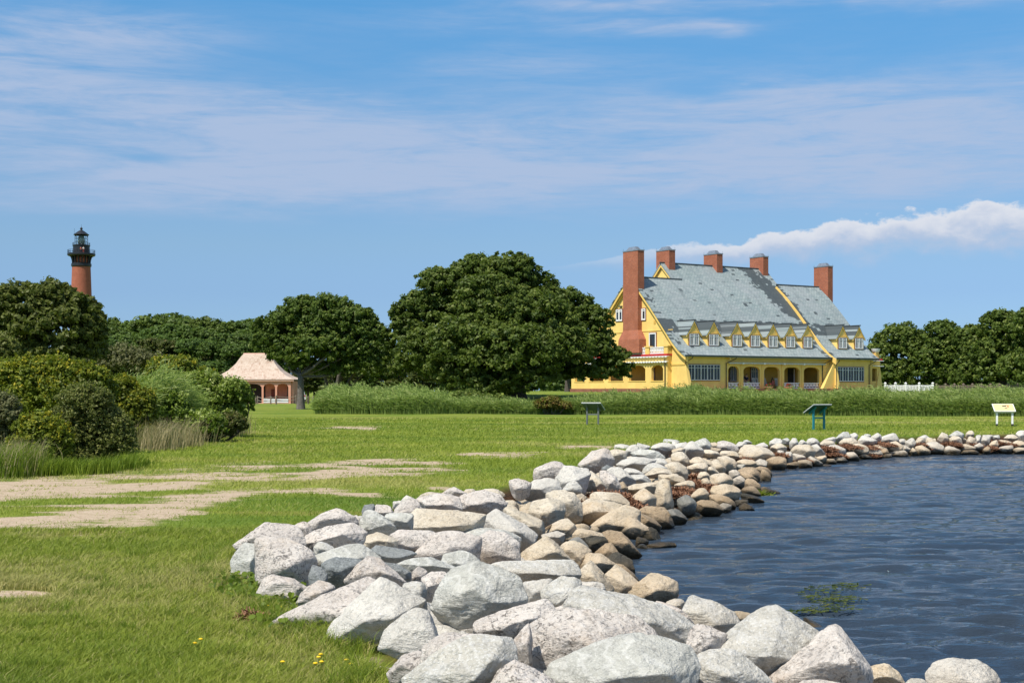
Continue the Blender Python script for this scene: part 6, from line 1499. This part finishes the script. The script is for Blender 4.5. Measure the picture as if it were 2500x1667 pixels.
# things standing on the porch ----------------------------------
def hp(s_, t_, z_): v = HA+Vector((hu.x*s_+hn_.x*t_, hu.y*s_+hn_.y*t_, z_)); return tuple(v)
def rocking_chair(s_, t_, face, label):
    root = empty('rocking_chair', hp(s_, t_, .10), HR+face)
    MB().box(-.30, -.28, .40, .30, .26, .45).build('seat', M['offwhite'], root)
    bk = MB()
    for i in range(6): x_ = -.27+i*.10; bk.add([(x_, .22, .45), (x_+.06, .22, .45), (x_+.06, .25, .45), (x_, .25, .45), (x_, .46, 1.20), (x_+.06, .46, 1.20), (x_+.06, .49, 1.20), (x_, .49, 1.20)], [(0,3,2,1),(4,5,6,7),(0,1,5,4),(1,2,6,5),(2,3,7,6),(3,0,4,7)])
    bk.box(-.32, .44, 1.14, .32, .50, 1.24); bk.build('backrest', M['offwhite'], root)
    for sg in (-1, 1):
        MB().box(sg*.31-.04, -.32, .64, sg*.31+.04, .30, .68).build('armrest', M['offwhite'], root)
        MB().tube([(sg*.28, -.45, .10), (sg*.28, -.2, .03), (sg*.28, .1, .02), (sg*.28, .55, .14)], .02, 5).build('rocker', M['offwhite'], root)
        MB().tube([(sg*.28, -.24, .04), (sg*.28, -.26, .66)], .022, 5).build('leg', M['offwhite'], root)
        MB().tube([(sg*.28, .24, .05), (sg*.28, .24, .45)], .022, 5).build('leg', M['offwhite'], root)
    return tag(root, label, 'rocking chair', 'rocking chairs on the front porch')
rocking_chair(6.15, 1.2, .3, 'left rocking chair in the leftmost arch of the front porch'); rocking_chair(6.95, 1.2, .3, 'right rocking chair in the leftmost arch of the front porch')
rocking_chair(11.25, 1.5, 0, 'left rocking chair in the middle arch of the front porch'); rocking_chair(12.05, 1.6, 0, 'centre rocking chair in the middle arch of the front porch'); rocking_chair(12.85, 1.5, .2, 'right rocking chair in the middle arch of the front porch')
rocking_chair(14.35, 1.3, -.2, 'left rocking chair in the fourth arch of the front porch'); rocking_chair(15.0, 1.5, -.2, 'right rocking chair in the fourth arch of the front porch')
def planter(s_, t_, fl_, label):
    root = empty('planter', hp(s_, t_, .0), 0)
    MB().lathe([(.34, -.25), (.34, .02), (.26, .05), (.40, .20), (.50, .34), (.52, .40), (.46, .42), (.3, .40)], 16).build('pot', M['terracotta'], root)
    rr = np.random.RandomState(int(s_*10)); V, v = clump_leaves([(0, 0, .50, .38, .38, .18)], 500, .05, rr); foliage('foliage', V, v, M['oakleaf'], root)
    if fl_: V, v = clump_leaves([(.0, 0, .62, .34, .34, .14)], 260, .05, rr); foliage('blossom', V, v, M['redflower'], root)
    return tag(root, label, 'planter', 'planters by the porch steps')
planter(10.65, -1.0, True, 'terracotta planter with bright red flowers left of the porch steps'); planter(13.6, -1.0, True, 'terracotta planter with dull red flowers right of the porch steps')
es = empty('easel', hp(12.35, .1, .10), HR)
for sg in (-1, 1): MB().tube([(sg*.34, -.1, 0), (0, .15, 1.35)], .035, 5).build('leg', M['door'], es)
MB().tube([(0, .55, 0), (0, .15, 1.3)], .03, 5).build('leg', M['door'], es); MB().box(-.26, -.06, .42, .26, -.0, .48).box(-.18, -.02, .52, .18, .02, .95).build('board', M['maroon'], es)
tag(es, 'dark A shaped easel standing in the middle arch of the porch', 'easel')
# people ----------------------------------------------------------
def person(loc, rz, top, bottom, label, hgt=1.72, arm=(.2, .1), hairm='hair', lean=0.0, lod=2):
    root = empty('person', loc, rz); k_ = hgt/1.72
    def skin(name, nodes, edges, mat):
        me = bpy.data.meshes.new(name); me.from_pydata([tuple(Vector(p)*k_) for p, r_ in nodes], edges, [])
        o = bpy.data.objects.new(name, me); C.objects.link(o); o.parent = root; o.modifiers.new('s', 'SKIN'); o.modifiers.new('b', 'SUBSURF').levels = 1
        o.modifiers['b'].render_levels = 2
        for v_, (p, r_) in zip(me.skin_vertices[0].data, nodes): v_.radius = (r_*k_, r_*k_)
        me.skin_vertices[0].data[0].use_root = True; me.materials.append(M[mat]); return o
    ax, ay = arm
    N = [((0, 0, .96), .125), ((0, 0, 1.10), .115), ((0, lean*.5, 1.28), .135), ((0, lean, 1.42), .10), ((0, lean, 1.50), .052), ((0, lean-.01, 1.60), .085), ((0, lean, 1.69), .065),
         ((.17, lean, 1.39), .055), ((.23, ay*.4, 1.14), .043), ((.23+ax*.3, -ay, .92), .033), ((.235+ax*.3, -ay-.03, .83), .035), ((-.17, lean, 1.39), .055), ((-.24, -.02, 1.13), .043), ((-.22, -.10, .90), .033), ((-.22, -.13, .81), .035),
         ((.09, 0, .86), .095), ((.10, -.02, .50), .062), ((.105, .03, .10), .043), ((.11, -.10, .04), .040), ((-.09, 0, .86), .095), ((-.11, .02, .50), .062), ((-.12, .05, .10), .043), ((-.13, -.08, .04), .040)]
    E_ = [(0,1),(1,2),(2,3),(3,4),(4,5),(5,6),(3,7),(7,8),(8,9),(9,10),(3,11),(11,12),(12,13),(13,14),(0,15),(15,16),(16,17),(17,18),(0,19),(19,20),(20,21),(21,22)]
    skin('body', N, E_, 'skin')
    S = [(p, r_+.018) for p, r_ in (N[0], N[1], N[2], N[3])]+[(N[7][0], .072), (N[8][0], .060), (N[11][0], .072), (N[12][0], .060)]
    skin('shirt', S, [(0,1),(1,2),(2,3),(3,4),(4,5),(3,6),(6,7)], top)
    T = [(N[0][0], .15), (N[15][0], .115), (N[16][0], .088), (N[17][0], .07), (N[19][0], .115), (N[20][0], .088), (N[21][0], .07)]
    skin('trousers', T, [(0,1),(1,2),(2,3),(0,4),(4,5),(5,6)], bottom)
    skin('hair', [((0, lean+.02, 1.66), .085), ((0, lean+.03, 1.72), .06), ((0, lean+.06, 1.58), .06)], [(0,1),(0,2)], hairm)
    return tag(root, label, 'person')
person(hp(8.75, .9, .10), HR+.2, 'navy', 'khaki', 'person in a navy top and light trousers standing in the second porch arch', 1.78)
person(hp(9.35, 1.0, .10), HR-.4, 'navy', 'navy', 'person dressed all in dark blue in the second porch arch', 1.62)
# ------------------------------------------------------------------ lighthouse
DL = 398.0; kx = DL/F
lh = empty('lighthouse', ((198.6-1250)*kx, DL, 0.0)); tag(lh, 'tall red brick lighthouse with a black gallery and glass lantern room', 'lighthouse')
def z_(py): return EYE+(953-py)*kx
MB().lathe([(4.1, -1), (4.0, 5), (3.02, z_(750)), (2.60, z_(652)), (2.60, z_(650))], 48).build('tower', M['towerbrick'], lh, smooth=True)
MB().lathe([(2.60, z_(652)), (2.85, z_(650)), (2.85, z_(644)), (2.55, z_(643))], 48).build('lower_band', M['black'], lh)
MB().lathe([(2.25, z_(646)), (2.25, z_(623))], 48).build('gallery_drum', M['towerbrick'], lh, smooth=True)
for i in range(16):
    a = 2*math.pi*i/16; c_, s_ = math.cos(a), math.sin(a)
    mb = MB(); pts = [(2.22, z_(644)), (2.62, z_(643)), (2.70, z_(636)), (2.95, z_(629)), (3.55, z_(624)), (2.22, z_(624))]
    w_ = .13; Vv = [(r_*c_-s_*w_, r_*s_+c_*w_, z) for r_, z in pts]+[(r_*c_+s_*w_, r_*s_-c_*w_, z) for r_, z in pts]; n = len(pts)
    mb.add(Vv, [tuple(range(n)), tuple(range(2*n-1, n-1, -1))]+[(i_, (i_+1) % n, n+(i_+1) % n, n+i_) for i_ in range(n)]); mb.build('bracket', M['black'], lh)
MB().lathe([(3.4, z_(626)), (3.75, z_(625)), (3.95, z_(623)), (3.95, z_(619.5)), (3.8, z_(619)), (2.3, z_(619))], 48).build('gallery_floor', M['black'], lh)
MB().lathe([(2.36, z_(620)), (2.36, z_(602)), (2.50, z_(600.5)), (2.50, z_(599)), (2.1, z_(598.8))], 40).build('watch_room', M['black'], lh, smooth=False)
def ring_rail(r_, zb, zt, n, post, name):
    mb = MB()
    for i in range(n):
        a = 2*math.pi*i/n; mb.tube([(r_*math.cos(a), r_*math.sin(a), zb), (r_*math.cos(a), r_*math.sin(a), zt)], post*(2.2 if i % 4 == 0 else 1), 4)
    for zz in (zt, (zb+zt)/2):
        ring = [(r_*math.cos(2*math.pi*i/32), r_*math.sin(2*math.pi*i/32), zz) for i in range(33)]; mb.tube(ring, post*1.3, 4)
    return mb.build(name, M['black'], lh)
ring_rail(3.85, z_(619.5), z_(611), 32, .030, 'gallery_railing'); ring_rail(2.42, z_(599), z_(593), 24, .022, 'lantern_railing')
lan = MB().lathe([(1.80, z_(599)), (1.80, z_(574.5))], 12).build('lantern_glass', M['clear'], lh)
mb = MB()
for i in range(12):
    a = 2*math.pi*i/12; mb.tube([(1.84*math.cos(a), 1.84*math.sin(a), z_(599)), (1.84*math.cos(a), 1.84*math.sin(a), z_(574))], .055, 4)
for zz in (598, 590, 582, 575): mb.tube([(1.84*math.cos(2*math.pi*i/12), 1.84*math.sin(2*math.pi*i/12), z_(zz)) for i in range(13)], .05, 4)
mb.build('lantern_bars', M['black'], lan)
MB().lathe([(.7, z_(599)), (.95, z_(592)), (.95, z_(583)), (.6, z_(577)), (.3, z_(575))], 20).build('lens', M['lens'], lan, smooth=True)
MB().lathe([(2.15, z_(574.5)), (2.2, z_(573)), (1.5, z_(568.5)), (.75, z_(564)), (.35, z_(562.5)), (.3, z_(561.5))], 24).build('lantern_roof', M['black'], lh)
MB().lathe([(.05, z_(562)), (.33, z_(560.5)), (.40, z_(558.5)), (.30, z_(556.5)), (.12, z_(555.3)), (.05, z_(554))], 16).build('ventilator_ball', M['black'], lh, smooth=True)
MB().tube([(0, 0, z_(555)), (0, 0, z_(548))], .03, 4).tube([(-1.95, -.3, z_(573)), (-1.95, -.3, z_(558))], .03, 4).build('lightning_rod', M['black'], lh)
lx = (198.6-1250)*kx
person((lx+1.55, DL-3.0, z_(619)), .3, 'whitecloth', 'redcloth', 'person in a white top leaning on the lighthouse gallery', 1.75)
person((lx+.85, DL-3.2, z_(619)), -.2, 'redcloth', 'navy', 'person in a red top standing left of the other on the lighthouse gallery', 1.65)
# ------------------------------------------------------------------ pink pavilion
DP = 167.0; pk = DP/F; pv = empty('pavilion', ((612.5-1250)*pk, DP, 0.0)); tag(pv, 'salmon pink open pavilion with arches and a flared shingle roof', 'pavilion')
cx_ = 612.5
def xx(px): return (px-cx_)*pk
def zz(py): return EYE+(953-py)*pk
ez, rz_ = zz(926), zz(862); hw_, hd = xx(719), 4.2; D0 = 0.0
prof = [(1.0, ez), (.80, ez+.42), (.62, ez+1.10), (.48, ez+1.95), (.40, ez+2.7), (.335, rz_)]
mb = MB(); rings = []
for i, (f_, z0_) in enumerate(prof):
    u_ = i/(len(prof)-1); fx = hw_*(1-(1-xx(645.6)/hw_)*((1-f_)/(1-.335))); fy = hd*(1-.97*((1-f_)/(1-.335)))
    rings.append([(-fx, D0+hd-fy-.3, z0_), (fx, D0+hd-fy-.3, z0_), (fx, D0+hd+fy-.3, z0_), (-fx, D0+hd+fy-.3, z0_)])
Vv = [p for r_ in rings for p in r_]; Fc = []
for i in range(len(rings)-1):
    for j in range(4): Fc.append((i*4+j, i*4+(j+1) % 4, (i+1)*4+(j+1) % 4, (i+1)*4+j))
Fc.append((3, 2, 1, 0)); n_ = (len(rings)-1)*4; Fc.append((n_, n_+1, n_+2, n_+3)); mb.add(Vv, Fc); rf = mb.build('roof', M['shingle'], pv)
MB().tube([(-xx(645.6), hd-.3, rz_+.02), (xx(645.6), hd-.3, rz_+.02)], .10, 6).build('ridge_cap', M['pinktrim'], rf)
MB().box(-hw_+.05, D0-.24, ez-.20, hw_-.05, D0-.08, ez-.0).build('fascia', M['pinktrim'], pv)
xl, xr = -xx(709.8), xx(709.8)
cols = [(-4.86,-4.46),(xx(546),xx(551)),(xx(580),xx(585)),(xx(638.8),xx(643.3)),(xx(671.8),xx(676.3)),(xx(704),xx(709.8))]
cols[1] = (xx(575)-.0, xx(581)); cols = [(-4.88,-4.55),(-3.20,-2.98),(xx(606)-.12-1.1,xx(606)-1.0),(xx(638.8),xx(643.3)),(xx(671.8),xx(676.3)),(xx(704),xx(709.8))]
wl = MB(); zs2, zt2, ztop = zz(945), zz(936.5), ez-.2
for a, b in cols: wl.box(a, 0, 0, b, .25, ztop)
for (a, b), (c, d) in zip(cols[:-1], cols[1:]):
    m_ = 12; pts = [(b+(c-b)*j/m_, zs2+(zt2-zs2)*math.sqrt(max(0, 1-(2*j/m_-1)**2))) for j in range(m_+1)]
    for j in range(m_): wl.prism([pts[j], pts[j+1], (pts[j+1][0], ztop), (pts[j][0], ztop)], 0.0, .25, 'y')
wl.build('arcade_wall', M['pink'], pv)
MB().box(xx(704), .25, 0, xx(709.8)+.25, 7.8, ztop).build('side_wall', M['pink'], pv); MB().box(-4.88, .25, 0, -4.6, 7.8, ztop).build('side_wall', M['pink'], pv)
MB().box(-4.6, 3.0, 0, xx(704), 3.2, ztop).build('inner_wall', M['pink'], pv)
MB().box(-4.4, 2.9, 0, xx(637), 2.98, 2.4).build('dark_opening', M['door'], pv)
MB().box(xx(652), 2.9, .2, xx(668), 2.98, 1.75).build('door', M['maroon'], pv); MB().box(xx(692), 2.9, 0, xx(703), 2.98, 2.4).build('door', M['signgrey'], pv)
MB().box(-4.9, -.05, -.2, xx(710), 8, .06).build('floor_slab', M['pinktrim'], pv)
for i, (a, b) in enumerate(((xx(643.3), xx(671.8)), (xx(676.3), xx(704)))):
    mb = MB()
    for q in range(2): mb.box(a, -.06, .12+q*.27, b, -.01, .30+q*.27)
    mb.build('rail_board', M['white'], pv)
# rope fence in front of the pavilion
GF = 'posts of the rope fence by the pavilion'
fx0 = [(612, 160), (624.5, 160), (629, 160), (661, 158), (674.5, 156), (722.8, 158), (752.5, 160), (765, 162)]
LB = ['leftmost wooden post of the rope fence, next to the flowering bush', 'thin wooden fence post left of the pavilion arches', 'wooden fence post at the left pier of the visible pavilion arches', 'wooden fence post in front of the middle pavilion arch', 'tall wooden fence post in front of the pier between two arches', 'wooden fence post left of the lawn oak trunk', 'wooden fence post right of the lawn oak trunk', 'rightmost wooden fence post beside the reeds']
tops = []
for (px, Y), lb in zip(fx0, LB):
    x_ = (px-1250)/F*Y; h_ = 1.05 if 'tall' in lb or 'left of the lawn' in lb else .95
    o = MB().lathe([(.085, 0), (.08, h_-.05), (.05, h_)], 8).build('fence_post', M['wood'], loc=(x_, Y, 0)); tag(o, lb, 'fence post', GF); tops.append((x_, Y, h_))
rp_ = MB()
for (a, b) in zip(tops[:-1], tops[1:]):
    for dz in (.12, .5):
        pa, pb = Vector((a[0], a[1], a[2]-dz)), Vector((b[0], b[1], b[2]-dz)); rp_.tube([pa.lerp(pb, i/6)-Vector((0, 0, .12*math.sin(math.pi*i/6))) for i in range(7)], .022, 5)
tag(rp_.build('rope_rail', M['rope']), 'pale rope strung between the wooden posts by the pavilion', 'rope')
# white fence right of the house
def fence(name, pxs, Y0, Y1, matn, label, panel=True, zt=1.05, pk_=3):
    root = empty(name, ((pxs[0]-1250)/F*Y0, Y0, 0)); n = len(pxs); P_ = []
    for i, px in enumerate(pxs):
        Y = Y0+(Y1-Y0)*i/(n-1); x_ = (px-1250)/F*Y; gz0 = float(ground_z(np.array([[x_, Y]]))[0]); P_.append((x_-root.location.x, Y-Y0, gz0))
        MB().box(x_-root.location.x-.11, Y-Y0-.11, gz0-.1, x_-root.location.x+.11, Y-Y0+.11, gz0+zt).frustum(x_-root.location.x-.15, Y-Y0-.15, gz0+zt, x_-root.location.x+.15, Y-Y0+.15, x_-root.location.x-.03, Y-Y0-.03, gz0+zt+.13, x_-root.location.x+.03, Y-Y0+.03).build('post', M[matn], root)
    for (a, b) in zip(P_[:-1], P_[1:]):
        mb = MB(); va, vb = Vector(a), Vector(b); L_ = (vb-va).length; k_ = int(L_/.16); d = (vb-va)/k_
        if panel:
            for i in range(k_):
                c_ = va+d*(i+.5); t_ = .5-abs((i+.5)/k_-.5); hh = .80+.10*(1-t_*2)
                mb.box(c_.x-.062, c_.y-.015, c_.z+.06, c_.x+.062, c_.y+.015, c_.z+hh)
        for zz_ in (.22, .74): mb.add([(va.x, va.y+.03, va.z+zz_), (vb.x, vb.y+.03, vb.z+zz_), (vb.x, vb.y+.07, vb.z+zz_), (va.x, va.y+.07, va.z+zz_), (va.x, va.y+.03, va.z+zz_+.08), (vb.x, vb.y+.03, vb.z+zz_+.08), (vb.x, vb.y+.07, vb.z+zz_+.08), (va.x, va.y+.07, va.z+zz_+.08)], [(0,3,2,1),(4,5,6,7),(0,1,5,4),(1,2,6,5),(2,3,7,6),(3,0,4,7)])
        mb.build('panel', M[matn], root)
    return tag(root, label, 'fence')
fence('white_fence', [2161, 2186, 2211, 2244, 2277], 166, 165, 'white', 'white picket fence with capped posts right of the house')
fence('picket_fence', [2286, 2308, 2330, 2352, 2374, 2396, 2418, 2440, 2462, 2484, 2510], 174, 168, 'wood', 'white fence with painted grey shade under the dense oaks', zt=.95)  # white fence given the grey wood colour to paint in the oaks' shade
# ------------------------------------------------------------------ three information signs
def sign(name, px, pyf, rz, leg, board, face, label, kind):
    Y = EYE*F/(pyf-953); root = empty(name, ((px-1250)/F*Y, Y, 0), rz)
    s_ = .30
    if kind == 'away':      # high edge towards the camera, reading side turned away
        MB().box(-.31, -.035, 0, -.24, .035, .86).build('leg', M[leg], root); MB().box(.24, -.035, 0, .31, .035, .86).build('leg', M[leg], root)
        MB().box(-.24, -.025, .46, .24, .025, .52).build('crossbar', M[leg], root)
        for sg in (-1, 1): MB().add([(sg*.275-.03, -.12, .86), (sg*.275+.03, -.12, .86), (sg*.275+.03, .26, .62), (sg*.275-.03, .26, .62), (sg*.275-.03, -.14, .93), (sg*.275+.03, -.14, .93), (sg*.275+.03, .26, .70), (sg*.275-.03, .26, .70)], [(0,3,2,1),(4,5,6,7),(0,1,5,4),(1,2,6,5),(2,3,7,6),(3,0,4,7)]).build('bracket', M[leg], root)
        a = R(-28); ca, sa = math.cos(a), math.sin(a)
        def slab(x0, y0, z0, x1, y1, z1, m, nm, par):
            P_ = [(x, y*ca-z*sa, y*sa+z*ca+.86) for z in (z0, z1) for x, y in ((x0, y0), (x1, y0), (x1, y1), (x0, y1))]
            return MB().add(P_, [(0,3,2,1),(4,5,6,7),(0,1,5,4),(1,2,6,5),(2,3,7,6),(3,0,4,7)]).build(nm, M[m], par)
        b = slab(-.46, -.28, .0, .46, .42, .03, board, 'board', root); slab(-.475, -.295, .031, .475, .435, .05, 'white', 'white_frame', b); slab(-.43, -.25, .052, .43, .39, .056, face, 'face', b)
    else:
        for sg in (-1, 1):
            MB().box(sg*.33-.04, .0, .10, sg*.33+.04, .08, .66).build('leg', M[leg], root); MB().box(sg*.33-.045, -.005, 0, sg*.33+.045, .085, .10).build('foot', M['black'], root)
        MB().box(-.42, -.02, .60, .42, .03, .68).build('crossbar', M[leg], root)
        a = R(25); ca, sa = math.cos(a), math.sin(a)
        def slab(x0, y0, z0, x1, y1, z1, m, nm, par):
            P_ = [(x, y*ca-z*sa+.0, y*sa+z*ca+.68) for z in (z0, z1) for x, y in ((x0, y0), (x1, y0), (x1, y1), (x0, y1))]
            return MB().add(P_, [(0,3,2,1),(4,5,6,7),(0,1,5,4),(1,2,6,5),(2,3,7,6),(3,0,4,7)]).build(nm, M[m], par)
        b = slab(-.46, -.10, .0, .46, .66, .04, leg, 'board', root); slab(-.43, -.06, .041, .43, .62, .045, face, 'face', b)
        slab(-.05, .36, .047, .12, .46, .049, 'signink', 'print', b); slab(.16, .30, .047, .22, .44, .049, 'signrust', 'print', b); slab(.02, .16, .047, .14, .22, .049, 'signink', 'print', b); slab(.10, .48, .047, .28, .50, .049, 'signink', 'print', b)
    return tag(root, label, 'sign')
sign('information_sign', 1447, 1037, R(-22), 'signleg', 'signgrey', 'signtan', 'low grey sign on two legs in front of the reeds, seen from its underside', 'away')
sign('information_sign', 1999, 1049, R(28), 'teal', 'tealdark', 'signtan', 'bright teal sign with a sloping top above the rocks', 'away')
sign('information_sign', 2453, 1040, R(-10), 'white', 'white', 'signtan', 'white legged sign with a tan printed panel at the right edge of the photo', 'facing')
# ------------------------------------------------------------------ small far things
cw = empty('parked_car', ((731-1250)/F*188, 188, 0), R(8)); tag(cw, 'white car half hidden behind the trunk of the lawn oak', 'car')
MB().prism([(-.88, .35), (.88, .35), (.90, .95), (.74, 1.02), (.62, 1.52), (-.62, 1.52), (-.74, 1.02), (-.90, .95)], 0, 4.2, 'y').build('body', M['paintwork'], cw)
MB().prism([(-.66, 1.04), (.66, 1.04), (.56, 1.44), (-.56, 1.44)], -.02, .0, 'y').build('rear_window', M['glass'], cw)
for x_ in (-.78, .78):
    for y_ in (.8, 3.3): MB().prism([(y_+.33*math.cos(a), .33+.33*math.sin(a)) for a in np.arange(14)*2*math.pi/14], x_-.1, x_+.1, 'x').build('wheel', M['tyre'], cw)
    MB().box(x_*.95-.08, -.03, .78, x_*.95+.08, .0, .96).build('tail_light', M['lamp'], cw)
gc = empty('cottage', ((534-1250)/F*228, 228, 0), R(-14)); tag(gc, 'cottage with a pale green roof glimpsed through the trees left of the pavilion', 'cottage')
MB().box(-2.6, 0, 0, 2.6, 5, 3.6).build('wall', M['offwhite'], gc); MB().prism([(-3.0, 3.5), (3.0, 3.5), (.0, 6.1)], -.4, 5.4, 'y').build('roof', M['greenroof'], gc); MB().box(-.5, -.04, 1.2, .5, .0, 2.4).build('window', M['glass'], gc)
